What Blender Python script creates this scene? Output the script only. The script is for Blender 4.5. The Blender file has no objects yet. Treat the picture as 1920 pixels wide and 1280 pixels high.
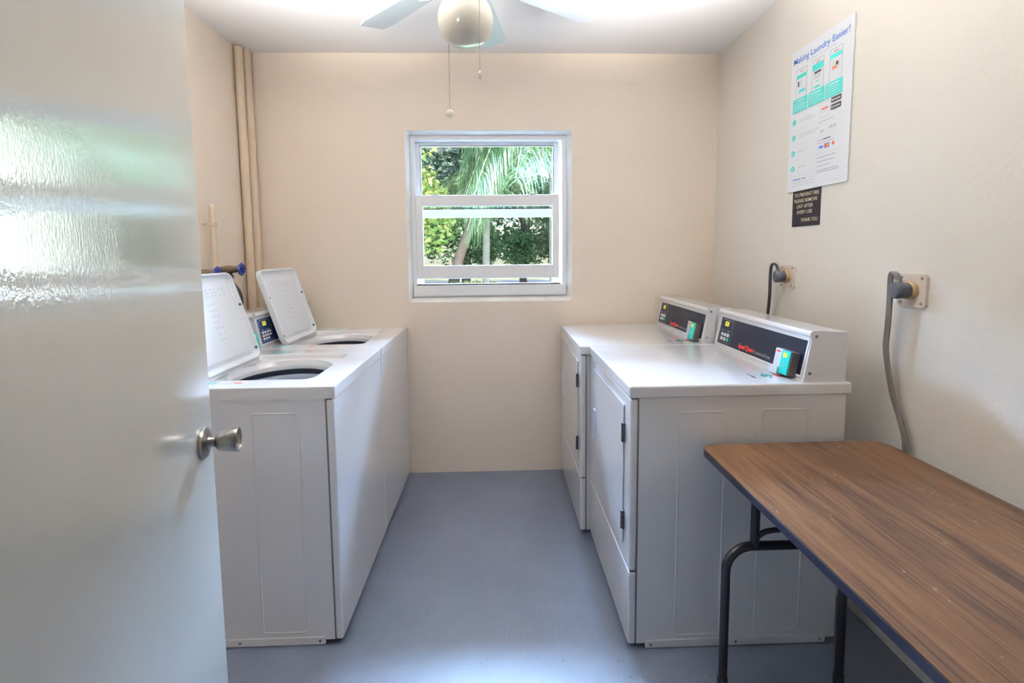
import bpy, bmesh, math, random
from mathutils import Vector, Matrix, Euler
random.seed(7)
PI = math.pi
S = bpy.context.scene
COL = S.collection

# ------------------------------------------------------------------ camera
cam_d = bpy.data.cameras.new('camera'); cam = bpy.data.objects.new('camera', cam_d); COL.objects.link(cam)
cam_d.sensor_fit = 'HORIZONTAL'; cam_d.sensor_width = 36.0
cam_d.lens = 884.12 / 1920 * 36.0
cam_d.shift_x = 0.0; cam_d.shift_y = -(640 - 549.36) / 1920
cam_d.clip_start = 0.02; cam_d.clip_end = 300
_r = Vector((0.99946742, -0.03115997, -0.00969221)); _u = Vector((0.01229393, 0.08441933, 0.99635447)); _f = Vector((0.03022817, 0.99594299, -0.08475745))
cam.matrix_world = Matrix(((_r.x, _u.x, -_f.x, 0), (_r.y, _u.y, -_f.y, 0), (_r.z, _u.z, -_f.z, 1.3783), (0, 0, 0, 1)))
S.camera = cam
S.view_settings.view_transform = 'Standard'; S.view_settings.look = 'None'
S.view_settings.exposure = 0.24; S.view_settings.gamma = 1.0; S.view_settings.use_curve_mapping = False

# ------------------------------------------------------------------ world and lights
W = bpy.data.worlds.new('world'); S.world = W; W.use_nodes = True
nt = W.node_tree; nt.nodes.clear()
wo = nt.nodes.new('ShaderNodeOutputWorld'); bg = nt.nodes.new('ShaderNodeBackground'); sk = nt.nodes.new('ShaderNodeTexSky')
sk.sky_type = 'NISHITA'; sk.sun_disc = False; sk.sun_elevation = math.radians(48); sk.sun_rotation = math.radians(110)
sk.air_density = 1.1; sk.dust_density = 1.0; sk.ozone_density = 1.5
bg.inputs['Strength'].default_value = 0.32
nt.links.new(sk.outputs[0], bg.inputs[0]); nt.links.new(bg.outputs[0], wo.inputs[0])

def lamp(name, kind, loc, direction, energy, color=(1, 1, 1), size=1.0, size_y=None):
    d = bpy.data.lights.new(name, kind); o = bpy.data.objects.new(name, d); COL.objects.link(o)
    o.location = loc; o.rotation_euler = Vector(direction).to_track_quat('-Z', 'Y').to_euler()
    d.energy = energy; d.color = color
    if kind == 'AREA':
        d.size = size
        if size_y: d.shape = 'RECTANGLE'; d.size_y = size_y
    if kind == 'SUN': d.angle = math.radians(1.0)
    return o
lamp('sun', 'SUN', (6, -4, 10), (-0.36, 0.76, -0.54), 9.0, (1.0, 0.95, 0.86))
# added area lamp above the garden, boosting skylight down through the window
lamp('window_fill_lamp', 'AREA', (0.0, 5.0, 3.95), (0.0, -1.0, -0.85), 8200.0, (0.40, 0.62, 1.0), 5.0, 2.0)
# added weak fill lamp behind the camera, shining in through the doorway
lamp('doorway_fill_lamp', 'AREA', (0.0, -0.75, 1.35), (0.0, 1.0, 0.0), 0.3, (0.86, 0.92, 1.0), 0.9, 1.8)
# photographer's softbox bounced off the ceiling
for _x in (-0.72, 0.60):
    _b = lamp('bounce_flash', 'AREA', (_x, 1.08, 2.02), (0.0, 0.66, 1.0), 41.0, (1.0, 0.975, 0.955), 0.75, 0.4)
    _b.data.spread = math.radians(86)

# ------------------------------------------------------------------ helpers
def children(o): return [c for c in bpy.data.objects if c.parent == o]

def tag(o, label=None, cat=None, group=None, kind=None):
    if label: o['label'] = label
    if cat: o['category'] = cat
    if group: o['group'] = group
    if kind: o['kind'] = kind
    return o

def empty(name, loc, rz=0.0, label=None, cat=None, group=None, kind=None):
    o = bpy.data.objects.new(name, None); COL.objects.link(o)
    o.empty_display_size = 0.05
    o.location = loc; o.rotation_euler = (0, 0, rz)
    return tag(o, label, cat, group, kind)

def obj(name, bm, m, parent=None, smooth=True, loc=None):
    bmesh.ops.recalc_face_normals(bm, faces=bm.faces)
    me = bpy.data.meshes.new(name); bm.to_mesh(me); bm.free()
    if m: me.materials.append(m)
    if smooth:
        for p in me.polygons: p.use_smooth = True
        try: me.set_sharp_from_angle(angle=math.radians(38))
        except Exception: pass
    o = bpy.data.objects.new(name, me); COL.objects.link(o)
    if smooth:
        w = o.modifiers.new('weighted_normal', 'WEIGHTED_NORMAL'); w.keep_sharp = True; w.weight = 80
    if parent: o.parent = parent
    if loc: o.location = loc
    return o

def copy_tree(o, parent=None):
    c = o.copy(); COL.objects.link(c); c.parent = parent
    for ch in children(o): copy_tree(ch, c)
    return c

def NB(): return bmesh.new()

def box(bm, x0, y0, z0, x1, y1, z1, bev=0.0, seg=2, M=None):
    r = bmesh.ops.create_cube(bm, size=1.0); vs = r['verts']
    for v in vs:
        v.co = Vector(((x0 + x1) / 2 + v.co.x * (x1 - x0), (y0 + y1) / 2 + v.co.y * (y1 - y0), (z0 + z1) / 2 + v.co.z * (z1 - z0)))
    if M is not None:
        for v in vs: v.co = M @ v.co
    if bev > 0:
        es = list({e for v in vs for e in v.link_edges})
        bmesh.ops.bevel(bm, geom=es, offset=bev, segments=seg, affect='EDGES', profile=0.5)
    return bm

def ring_surface(bm, rings, close=True, cap0=False, cap1=False):
    R = [[bm.verts.new(p) for p in ring] for ring in rings]
    n = len(R[0])
    for a, b in zip(R[:-1], R[1:]):
        for i in range(n if close else n - 1):
            j = (i + 1) % n
            try: bm.faces.new((a[i], a[j], b[j], b[i]))
            except ValueError: pass
    if cap0: bm.faces.new(list(reversed(R[0])))
    if cap1: bm.faces.new(R[-1])
    return bm

def tube(bm, pts, r, n=12, caps=True, flat=1.0, r_fn=None):
    pts = [Vector(p) for p in pts]; rings = []
    t0 = (pts[1] - pts[0]).normalized()
    ref = Vector((0, 0, 1)) if abs(t0.z) < 0.9 else Vector((1, 0, 0))
    side = t0.cross(ref).normalized()
    for i, p in enumerate(pts):
        if i == 0: t = pts[1] - pts[0]
        elif i == len(pts) - 1: t = pts[-1] - pts[-2]
        else: t = (pts[i + 1] - p).normalized() + (p - pts[i - 1]).normalized()
        t.normalize()
        side = (side - t * side.dot(t)).normalized(); up = t.cross(side)
        rr = r_fn(i / (len(pts) - 1)) if r_fn else r
        rings.append([p + side * math.cos(2 * PI * k / n) * rr + up * math.sin(2 * PI * k / n) * rr * flat for k in range(n)])
    return ring_surface(bm, rings, True, caps, caps)

def smooth_path(pts, k=8):
    P = [Vector(p) for p in pts]; P = [2 * P[0] - P[1]] + P + [2 * P[-1] - P[-2]]; out = []
    for i in range(1, len(P) - 2):
        for j in range(k):
            t = j / k; a, b, c, d = P[i - 1], P[i], P[i + 1], P[i + 2]
            out.append(0.5 * ((2 * b) + (c - a) * t + (2 * a - 5 * b + 4 * c - d) * t * t + (3 * b - a - 3 * c + d) * t ** 3))
    out.append(P[-2]); return out

def lathe(bm, prof, n=48, origin=(0, 0, 0), axis='Z', M=None):
    rings = []
    for r, h in prof:
        ring = []
        for k in range(n):
            a = 2 * PI * k / n
            p = Vector((r * math.cos(a), r * math.sin(a), h))
            if axis == 'X': p = Vector((p.z, p.x, p.y))
            if axis == 'Y': p = Vector((p.x, p.z, p.y))
            if M is not None: p = M @ p
            ring.append(p + Vector(origin))
        rings.append(ring)
    ring_surface(bm, rings, True)
    bmesh.ops.remove_doubles(bm, verts=bm.verts, dist=1e-6)
    return bm

def rrect(x0, y0, x1, y1, r, n=6):
    pts = []
    for cx, cy, a0 in ((x1 - r, y1 - r, 0), (x0 + r, y1 - r, 90), (x0 + r, y0 + r, 180), (x1 - r, y0 + r, 270)):
        for k in range(n + 1):
            a = math.radians(a0 + 90 * k / n); pts.append((cx + r * math.cos(a), cy + r * math.sin(a)))
    return pts

def prism(bm, pts, f, h0, h1, bev=0.0):
    """pts 2D outline, f maps (a,b,h)->3D."""
    A = [bm.verts.new(f(a, b, h0)) for a, b in pts]; B = [bm.verts.new(f(a, b, h1)) for a, b in pts]
    n = len(pts)
    fs = [bm.faces.new(list(reversed(A))), bm.faces.new(B)]
    for i in range(n):
        j = (i + 1) % n; fs.append(bm.faces.new((A[i], A[j], B[j], B[i])))
    if bev > 0:
        es = list(fs[0].edges) + list(fs[1].edges)
        bmesh.ops.bevel(bm, geom=es, offset=bev, segments=2, affect='EDGES', profile=0.5)
    return bm

def text_bm(bm, s, f, height, a0=0.0, b0=0.0, width=None, h=0.0, thick=0.0004, align='LEFT', bold=0.0, shear=0.0):
    """adds text laid out in the (a,b) plane of the mapping f(a,b,h)"""
    c = bpy.data.curves.new('lettering', 'FONT'); c.body = s; c.size = 1.0; c.resolution_u = 3; c.offset = bold; c.shear = shear
    o = bpy.data.objects.new('lettering', c); COL.objects.link(o)
    dg = bpy.context.evaluated_depsgraph_get(); dg.update()
    me = bpy.data.meshes.new_from_object(o.evaluated_get(dg))
    bpy.data.objects.remove(o, do_unlink=True); bpy.data.curves.remove(c)
    if not len(me.vertices): return bm
    xs = [v.co.x for v in me.vertices]; w = max(xs) - min(xs); x0 = min(xs)
    sy = height / 0.72; sx = (width / w) if width else sy
    W_ = w * sx
    off = {'LEFT': 0, 'CENTER': -W_ / 2, 'RIGHT': -W_}[align]
    vs = [bm.verts.new(f(a0 + off + (v.co.x - x0) * sx, b0 + v.co.y * sy, h + thick)) for v in me.vertices]
    for p in me.polygons:
        try: bm.faces.new([vs[i] for i in p.vertices])
        except ValueError: pass
    bpy.data.meshes.remove(me)
    return bm

# ------------------------------------------------------------------ materials
def mat(name, color, rough=0.5, metal=0.0, spec=0.5, coat=0.0, coat_rough=0.05, bump=None, var=None, emis=None, estr=0.0, trans=0.0, ior=1.5, sss=0.0, coat_ior=1.5):
    """bump=(scale, strength, detail[, stretch]); var=(scale, amount, color2)"""
    m = bpy.data.materials.new(name); m.use_nodes = True; t = m.node_tree; b = t.nodes['Principled BSDF']
    b.inputs['Base Color'].default_value = (*color, 1); b.inputs['Roughness'].default_value = rough
    b.inputs['Metallic'].default_value = metal; b.inputs['Specular IOR Level'].default_value = spec
    b.inputs['Coat Weight'].default_value = coat; b.inputs['Coat Roughness'].default_value = coat_rough; b.inputs['Coat IOR'].default_value = coat_ior
    b.inputs['Transmission Weight'].default_value = trans; b.inputs['IOR'].default_value = ior
    if sss: b.inputs['Subsurface Weight'].default_value = sss; b.inputs['Subsurface Radius'].default_value = (0.02, 0.018, 0.012)
    if emis: b.inputs['Emission Color'].default_value = (*emis, 1); b.inputs['Emission Strength'].default_value = estr
    tc = t.nodes.new('ShaderNodeTexCoord')
    def noise(scale, detail=4, stretch=None, rough_=0.55):
        n = t.nodes.new('ShaderNodeTexNoise'); n.inputs['Scale'].default_value = scale; n.inputs['Detail'].default_value = detail; n.inputs['Roughness'].default_value = rough_
        mp = t.nodes.new('ShaderNodeMapping'); t.links.new(tc.outputs['Object'], mp.inputs[0]); t.links.new(mp.outputs[0], n.inputs[0])
        if stretch: mp.inputs['Scale'].default_value = stretch
        return n
    if var:
        n = noise(var[0]); mx = t.nodes.new('ShaderNodeMix'); mx.data_type = 'RGBA'
        rp = t.nodes.new('ShaderNodeMapRange'); rp.inputs[1].default_value = 0.35; rp.inputs[2].default_value = 0.7; rp.inputs[4].default_value = var[1]
        t.links.new(n.outputs[0], rp.inputs[0]); t.links.new(rp.outputs[0], mx.inputs[0])
        mx.inputs[6].default_value = (*color, 1); mx.inputs[7].default_value = (*var[2], 1); t.links.new(mx.outputs[2], b.inputs['Base Color'])
    if bump:
        n = noise(bump[0], bump[2], bump[3] if len(bump) > 3 else None); bp = t.nodes.new('ShaderNodeBump')
        bp.inputs['Strength'].default_value = bump[1]; bp.inputs['Distance'].default_value = 0.01
        t.links.new(n.outputs[0], bp.inputs['Height']); t.links.new(bp.outputs[0], b.inputs['Normal'])
        if coat: t.links.new(bp.outputs[0], b.inputs['Coat Normal'])
    return m

M_wall = mat('wall_paint', (0.855, 0.735, 0.615), 0.42, spec=0.45, bump=(55, 0.10, 6), var=(2.2, 0.35, (0.82, 0.69, 0.565)))
M_wall_r = mat('wall_paint_cream', (0.77, 0.72, 0.635), 0.36, spec=0.5, bump=(60, 0.12, 6), var=(2.0, 0.35, (0.73, 0.675, 0.575)))
M_ceil = mat('ceiling_paint', (0.82, 0.81, 0.80), 0.6, bump=(40, 0.06, 4))
M_reveal = mat('reveal_paint', (0.93, 0.91, 0.87), 0.45, bump=(30, 0.12, 4), var=(9, 0.3, (0.74, 0.62, 0.48)))
M_door = mat('door_gloss_paint', (0.60, 0.60, 0.545), 0.3, spec=0.5, coat=1.0, coat_rough=0.02, coat_ior=3.0, bump=(230, 0.030, 2, (1, 1, 0.5)))
M_alu = mat('white_window_frame', (0.94, 0.94, 0.94), 0.35, spec=0.5)
M_white = mat('white_enamel', (0.78, 0.77, 0.775), 0.3, spec=0.5, coat=1.0, coat_rough=0.015, coat_ior=1.75)
M_white_l = mat('white_plastic_lid', (0.84, 0.86, 0.89), 0.3, spec=0.5)
M_line = mat('panel_joint', (0.16, 0.155, 0.16), 0.6)
M_dark = mat('dark_gap', (0.02, 0.02, 0.025), 0.7)
M_panel = mat('control_panel_face', (0.010, 0.013, 0.026), 0.35, spec=0.15)
M_panel_b = mat('washer_panel_face', (0.012, 0.03, 0.10), 0.22, spec=0.6)
M_disp = mat('yellow_display', (0.75, 0.72, 0.02), 0.4, emis=(0.75, 0.7, 0.02), estr=0.35)
M_key = mat('white_keys', (0.75, 0.77, 0.80), 0.4)
M_keyg = mat('green_key', (0.02, 0.50, 0.22), 0.4)
M_red = mat('red_print', (0.85, 0.03, 0.02), 0.4)
M_grey_print = mat('grey_print', (0.42, 0.44, 0.48), 0.4)
M_teal = mat('teal_sticker', (0.0, 0.50, 0.47), 0.35)
M_teal_d = mat('dark_teal_print', (0.0, 0.20, 0.24), 0.4)
M_yel = mat('yellow_sticker', (0.85, 0.85, 0.05), 0.35)
M_rdr = mat('reader_housing', (0.065, 0.052, 0.052), 0.4)
M_rdr_w = mat('reader_grey_plastic', (0.62, 0.62, 0.66), 0.4)
M_navy_p = mat('navy_print', (0.05, 0.06, 0.14), 0.5)
M_metal = mat('brushed_metal', (0.40, 0.37, 0.34), 0.32, metal=1.0)
M_knob = mat('aged_nickel', (0.36, 0.34, 0.31), 0.30, metal=1.0, bump=(90, 0.05, 3), var=(40, 0.6, (0.20, 0.19, 0.17)))
M_hinge = mat('hinge_steel', (0.10, 0.095, 0.10), 0.4, metal=0.6)
M_tub_ring = mat('tub_balance_ring', (0.30, 0.34, 0.42), 0.4)
M_tub = mat('tub_steel', (0.38, 0.42, 0.50), 0.28, metal=0.7)
M_tub_dark = mat('tub_seal', (0.03, 0.035, 0.06), 0.5)
M_agit = mat('agitator_plastic', (0.50, 0.54, 0.62), 0.4)
M_pipe = mat('painted_pipe', (0.68, 0.54, 0.40), 0.4, bump=(30, 0.06, 3), var=(12, 0.4, (0.60, 0.46, 0.33)))
M_brass = mat('aged_brass', (0.16, 0.12, 0.085), 0.45, metal=0.7, bump=(120, 0.1, 3))
M_blue = mat('blue_enamel', (0.012, 0.025, 0.20), 0.3)
M_rub = mat('black_rubber', (0.022, 0.022, 0.028), 0.5)
M_cord = mat('grey_cord', (0.125, 0.11, 0.10), 0.5)
M_cord_b = mat('black_cord', (0.02, 0.018, 0.02), 0.45)
M_plug = mat('grey_plug', (0.055, 0.058, 0.075), 0.45)
M_plate = mat('ivory_plate', (0.72, 0.63, 0.54), 0.35, var=(30, 0.5, (0.62, 0.48, 0.38)))
M_recept = mat('brown_receptacle', (0.34, 0.22, 0.12), 0.4)
M_poster = mat('poster_board', (0.83, 0.845, 0.86), 0.38)
M_pteal = mat('poster_teal', (0.055, 0.60, 0.54), 0.45)
M_pblue = mat('poster_blue', (0.06, 0.16, 0.50), 0.45)
M_pgrey = mat('poster_grey', (0.46, 0.47, 0.49), 0.45)
M_plight = mat('poster_light_grey', (0.66, 0.67, 0.68), 0.45)
M_pdark = mat('poster_dark', (0.035, 0.03, 0.035), 0.45)
M_pred = mat('poster_red', (0.65, 0.14, 0.09), 0.45)
M_por = mat('poster_orange', (0.85, 0.32, 0.08), 0.45)
M_ppale = mat('poster_pale_screen', (0.76, 0.75, 0.73), 0.45)
M_sign = mat('black_plaque', (0.020, 0.018, 0.022), 0.5, spec=0.12)
M_gold = mat('plaque_lettering', (0.62, 0.52, 0.36), 0.4)
M_leg = mat('black_painted_steel', (0.012, 0.010, 0.016), 0.35)
M_trim = mat('table_edge_vinyl', (0.010, 0.012, 0.030), 0.3)
M_globe = mat('opal_glass', (0.74, 0.71, 0.61), 0.12, spec=0.5, coat=0.5, sss=0.3)
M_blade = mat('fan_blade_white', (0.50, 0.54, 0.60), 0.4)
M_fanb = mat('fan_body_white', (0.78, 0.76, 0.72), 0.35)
M_chain = mat('bronze_chain', (0.14, 0.11, 0.085), 0.4, metal=0.6)
M_fob = mat('ivory_fob', (0.56, 0.54, 0.44), 0.4)
M_bark = mat('bark', (0.16, 0.125, 0.11), 0.85, bump=(20, 0.6, 6, (1, 1, 0.2)), var=(8, 0.6, (0.07, 0.06, 0.06)))
M_bark_p = mat('palm_bark', (0.32, 0.27, 0.25), 0.85, bump=(14, 0.5, 5, (0.3, 0.3, 2.5)), var=(6, 0.6, (0.16, 0.14, 0.14)))
M_house = mat('house_render', (0.75, 0.70, 0.64), 0.8)
M_house_w = mat('white_render', (0.88, 0.88, 0.86), 0.8)
M_roof = mat('house_roof', (0.20, 0.20, 0.28), 0.8)
M_road = mat('road', (0.42, 0.41, 0.40), 0.85, bump=(60, 0.2, 4))
M_block = mat('daylight_block_paint', (0.16, 0.13, 0.10), 0.8, bump=(40, 0.1, 4))  # kept dark so the added blocking walls bounce little light
M_conc = mat('walkway_concrete', (0.22, 0.21, 0.20), 0.8, bump=(60, 0.2, 4))

def leaf_mat(name, c1, c2, c3, scale=6.0, transl=0.45):
    m = bpy.data.materials.new(name); m.use_nodes = True; t = m.node_tree; b = t.nodes['Principled BSDF']; out = t.nodes['Material Output']
    g = t.nodes.new('ShaderNodeNewGeometry'); tc = t.nodes.new('ShaderNodeTexCoord')
    n = t.nodes.new('ShaderNodeTexNoise'); n.inputs['Scale'].default_value = scale; n.inputs['Detail'].default_value = 2
    t.links.new(tc.outputs['Object'], n.inputs[0])
    ad = t.nodes.new('ShaderNodeMath'); ad.operation = 'MULTIPLY_ADD'; ad.inputs[1].default_value = 0.5
    t.links.new(g.outputs['Random Per Island'], ad.inputs[0]); 
    h = t.nodes.new('ShaderNodeMath'); h.operation = 'MULTIPLY'; h.inputs[1].default_value = 0.55; t.links.new(n.outputs[0], h.inputs[0]); t.links.new(h.outputs[0], ad.inputs[2])
    r = t.nodes.new('ShaderNodeValToRGB'); t.links.new(ad.outputs[0], r.inputs[0])
    e = r.color_ramp.elements; e[0].position = 0.2; e[0].color = (*c1, 1); e[1].position = 0.8; e[1].color = (*c3, 1)
    k = e.new(0.5); k.color = (*c2, 1)
    t.links.new(r.outputs[0], b.inputs['Base Color']); b.inputs['Roughness'].default_value = 0.35; b.inputs['Specular IOR Level'].default_value = 0.6
    tr = t.nodes.new('ShaderNodeBsdfTranslucent'); t.links.new(r.outputs[0], tr.inputs[0])
    mx = t.nodes.new('ShaderNodeMixShader'); mx.inputs[0].default_value = transl
    t.links.new(b.outputs[0], mx.inputs[1]); t.links.new(tr.outputs[0], mx.inputs[2]); t.links.new(mx.outputs[0], out.inputs['Surface'])
    return m
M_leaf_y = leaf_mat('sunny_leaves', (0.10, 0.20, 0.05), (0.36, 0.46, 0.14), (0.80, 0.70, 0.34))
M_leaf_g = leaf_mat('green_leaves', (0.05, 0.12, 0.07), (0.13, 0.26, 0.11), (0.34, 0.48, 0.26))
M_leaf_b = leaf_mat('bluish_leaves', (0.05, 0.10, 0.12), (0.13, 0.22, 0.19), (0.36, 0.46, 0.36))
M_frond = leaf_mat('palm_leaflets', (0.035, 0.085, 0.04), (0.085, 0.17, 0.065), (0.30, 0.38, 0.20), 3.0, 0.35)
M_stem = mat('frond_stem', (0.62, 0.60, 0.48), 0.5)
M_grass = mat('lawn', (0.20, 0.30, 0.08), 0.9, bump=(90, 0.5, 5), var=(1.2, 0.9, (0.55, 0.50, 0.30)))

def glass_mat():
    m = bpy.data.materials.new('window_glass'); m.use_nodes = True; t = m.node_tree; t.nodes.clear()
    o = t.nodes.new('ShaderNodeOutputMaterial'); tr = t.nodes.new('ShaderNodeBsdfTransparent'); gl = t.nodes.new('ShaderNodeBsdfGlossy'); gl.inputs['Roughness'].default_value = 0.01
    fr = t.nodes.new('ShaderNodeFresnel'); fr.inputs[0].default_value = 1.45; mx = t.nodes.new('ShaderNodeMixShader')
    tr.inputs[0].default_value = (0.96, 0.98, 0.98, 1)
    t.links.new(fr.outputs[0], mx.inputs[0]); t.links.new(tr.outputs[0], mx.inputs[1]); t.links.new(gl.outputs[0], mx.inputs[2]); t.links.new(mx.outputs[0], o.inputs[0])
    return m
M_glass = glass_mat()

def floor_mat():
    m = mat('floor_paint', (0.17, 0.19, 0.25), 0.36, spec=0.6, coat=1.0, coat_rough=0.46, coat_ior=1.8); t = m.node_tree; b = t.nodes['Principled BSDF']; tc = t.nodes.new('ShaderNodeTexCoord')
    def noise(s, d=5, r=0.6):
        n = t.nodes.new('ShaderNodeTexNoise'); n.inputs['Scale'].default_value = s; n.inputs['Detail'].default_value = d; n.inputs['Roughness'].default_value = r
        t.links.new(tc.outputs['Object'], n.inputs[0]); return n
    r = t.nodes.new('ShaderNodeValToRGB'); t.links.new(noise(3.0).outputs[0], r.inputs[0])
    e = r.color_ramp.elements; e[0].position = 0.3; e[0].color = (0.082, 0.105, 0.160, 1); e[1].position = 0.7; e[1].color = (0.128, 0.155, 0.225, 1)
    # chips and specks
    v = t.nodes.new('ShaderNodeTexVoronoi'); v.inputs['Scale'].default_value = 16; t.links.new(tc.outputs['Object'], v.inputs[0])
    n2 = noise(9.0, 3)
    lt = t.nodes.new('ShaderNodeMath'); lt.operation = 'LESS_THAN'; lt.inputs[1].default_value = 0.07; t.links.new(v.outputs['Distance'], lt.inputs[0])
    gt = t.nodes.new('ShaderNodeMath'); gt.operation = 'GREATER_THAN'; gt.inputs[1].default_value = 0.50; t.links.new(n2.outputs[0], gt.inputs[0])
    ml = t.nodes.new('ShaderNodeMath'); ml.operation = 'MULTIPLY'; t.links.new(lt.outputs[0], ml.inputs[0]); t.links.new(gt.outputs[0], ml.inputs[1])
    mx = t.nodes.new('ShaderNodeMix'); mx.data_type = 'RGBA'; t.links.new(ml.outputs[0], mx.inputs[0]); t.links.new(r.outputs[0], mx.inputs[6]); mx.inputs[7].default_value = (0.05, 0.05, 0.06, 1)
    t.links.new(mx.outputs[2], b.inputs['Base Color'])
    rr = t.nodes.new('ShaderNodeMapRange'); rr.inputs[3].default_value = 0.36; rr.inputs[4].default_value = 0.52; t.links.new(noise(25).outputs[0], rr.inputs[0]); t.links.new(rr.outputs[0], b.inputs['Roughness'])
    ad = t.nodes.new('ShaderNodeMath'); ad.operation = 'ADD'; s1 = noise(110, 5); s2 = noise(14, 4)
    t.links.new(s1.outputs[0], ad.inputs[0]); t.links.new(s2.outputs[0], ad.inputs[1])
    bp = t.nodes.new('ShaderNodeBump'); bp.inputs['Strength'].default_value = 0.5; bp.inputs['Distance'].default_value = 0.006
    t.links.new(ad.outputs[0], bp.inputs['Height']); t.links.new(bp.outputs[0], b.inputs['Normal'])
    return m
M_floor = floor_mat()

def wood_mat():
    m = mat('woodgrain_laminate', (0.3, 0.15, 0.07), 0.42, spec=0.35); t = m.node_tree; b = t.nodes['Principled BSDF']; tc = t.nodes.new('ShaderNodeTexCoord')
    def noise(sc, s, d=6, r=0.6, dist=0.0):
        mp = t.nodes.new('ShaderNodeMapping'); mp.inputs['Scale'].default_value = sc; t.links.new(tc.outputs['Object'], mp.inputs[0])
        n = t.nodes.new('ShaderNodeTexNoise'); n.inputs['Scale'].default_value = s; n.inputs['Detail'].default_value = d; n.inputs['Roughness'].default_value = r; n.inputs['Distortion'].default_value = dist
        t.links.new(mp.outputs[0], n.inputs[0]); return n
    broad = noise((1, 0.07, 1), 22, 4, 0.5, 0.6); fine = noise((1, 0.035, 1), 150, 4, 0.6)
    ad = t.nodes.new('ShaderNodeMath'); ad.operation = 'MULTIPLY_ADD'; ad.inputs[1].default_value = 0.55
    t.links.new(fine.outputs[0], ad.inputs[0]); h = t.nodes.new('ShaderNodeMath'); h.operation = 'MULTIPLY'; h.inputs[1].default_value = 0.5
    t.links.new(broad.outputs[0], h.inputs[0]); t.links.new(h.outputs[0], ad.inputs[2])
    r = t.nodes.new('ShaderNodeValToRGB'); t.links.new(ad.outputs[0], r.inputs[0]); e = r.color_ramp.elements
    e[0].position = 0.40; e[0].color = (0.032, 0.015, 0.010, 1); e[1].position = 0.64; e[1].color = (0.140, 0.073, 0.035, 1)
    k = e.new(0.50); k.color = (0.088, 0.042, 0.020, 1)
    # pale scuffs
    sc = noise((1, 0.5, 1), 60, 5, 0.7); g = t.nodes.new('ShaderNodeMapRange'); g.inputs[1].default_value = 0.655; g.inputs[2].default_value = 0.69; t.links.new(sc.outputs[0], g.inputs[0])
    big = noise((1, 1, 1), 4, 2); g2 = t.nodes.new('ShaderNodeMapRange'); g2.inputs[1].default_value = 0.45; g2.inputs[2].default_value = 0.6; g2.inputs[4].default_value = 0.5; t.links.new(big.outputs[0], g2.inputs[0])
    ml = t.nodes.new('ShaderNodeMath'); ml.operation = 'MULTIPLY'; t.links.new(g.outputs[0], ml.inputs[0]); t.links.new(g2.outputs[0], ml.inputs[1])
    mx = t.nodes.new('ShaderNodeMix'); mx.data_type = 'RGBA'; t.links.new(ml.outputs[0], mx.inputs[0]); t.links.new(r.outputs[0], mx.inputs[6]); mx.inputs[7].default_value = (0.40, 0.34, 0.30, 1)
    t.links.new(mx.outputs[2], b.inputs['Base Color'])
    bp = t.nodes.new('ShaderNodeBump'); bp.inputs['Strength'].default_value = 0.12; bp.inputs['Distance'].default_value = 0.004; t.links.new(fine.outputs[0], bp.inputs['Height']); t.links.new(bp.outputs[0], b.inputs['Normal'])
    return m
M_wood = wood_mat()

# ------------------------------------------------------------------ room shell
XL, XR, YB, YF, ZC = -1.462, 1.343, 2.892, 0.235, 2.552
TH = 0.20
def struct(name, bm, m, parent=None, smooth=False):
    o = obj(name, bm, m, parent, smooth)
    if not parent: o['kind'] = 'structure'
    return o
struct('floor', box(NB(), XL - TH, YF - 0.12, -0.15, XR + TH, YB + TH, 0.0), M_floor)
struct('ceiling', box(NB(), XL - TH, YF - 0.12, ZC, XR + TH, YB + TH, ZC + 0.18), M_ceil)
struct('wall_left', box(NB(), XL - TH, YF - 0.12, 0, XL, YB + TH, ZC), M_wall)
struct('wall_right', box(NB(), XR, YF - 0.12, 0, XR + TH, YB + TH, ZC), M_wall_r)
# back wall with rounded plaster window recess
WX0, WX1, WZ0, WZ1 = -0.538, 0.452, 1.088, 2.106
FX0, FX1, FZ0, FZ1 = -0.524, 0.432, 1.108, 2.096
def rect_ring(x0, z0, x1, z1, y, r, n=5): return [Vector((a, y, b)) for a, b in rrect(x0, z0, x1, z1, max(r, 1e-4), n)]
def back_wall():
    bm = NB()
    rings = [rect_ring(XL, 0, XR, ZC, YB, 0.0001), rect_ring(WX0 - 0.006, WZ0 - 0.006, WX1 + 0.006, WZ1 + 0.006, YB, 0.02)]
    ring_surface(bm, rings)
    ring_surface(bm, [rect_ring(XL, 0, XR, ZC, YB, 0.0001), rect_ring(XL, 0, XR, ZC, YB + TH, 0.0001), rect_ring(FX0, FZ0, FX1, FZ1, YB + TH, 0.0001)])
    bmesh.ops.remove_doubles(bm, verts=bm.verts, dist=1e-6)
    return bm
struct('wall_back', back_wall(), M_wall)
def reveal():
    bm = NB()
    rings = [rect_ring(WX0 - 0.006, WZ0 - 0.006, WX1 + 0.006, WZ1 + 0.006, YB, 0.02),
             rect_ring(WX0 - 0.001, WZ0 - 0.001, WX1 + 0.001, WZ1 + 0.001, YB + 0.003, 0.018),
             rect_ring(WX0 + 0.004, WZ0 + 0.006, WX1 - 0.004, WZ1 - 0.003, YB + 0.014, 0.014),
             rect_ring(FX0, FZ0, FX1, FZ1, YB + 0.055, 0.004), rect_ring(FX0, FZ0, FX1, FZ1, YB + TH, 0.0001)]
    ring_surface(bm, rings); return bm
struct('trim_1', reveal(), M_reveal, smooth=True)
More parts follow.
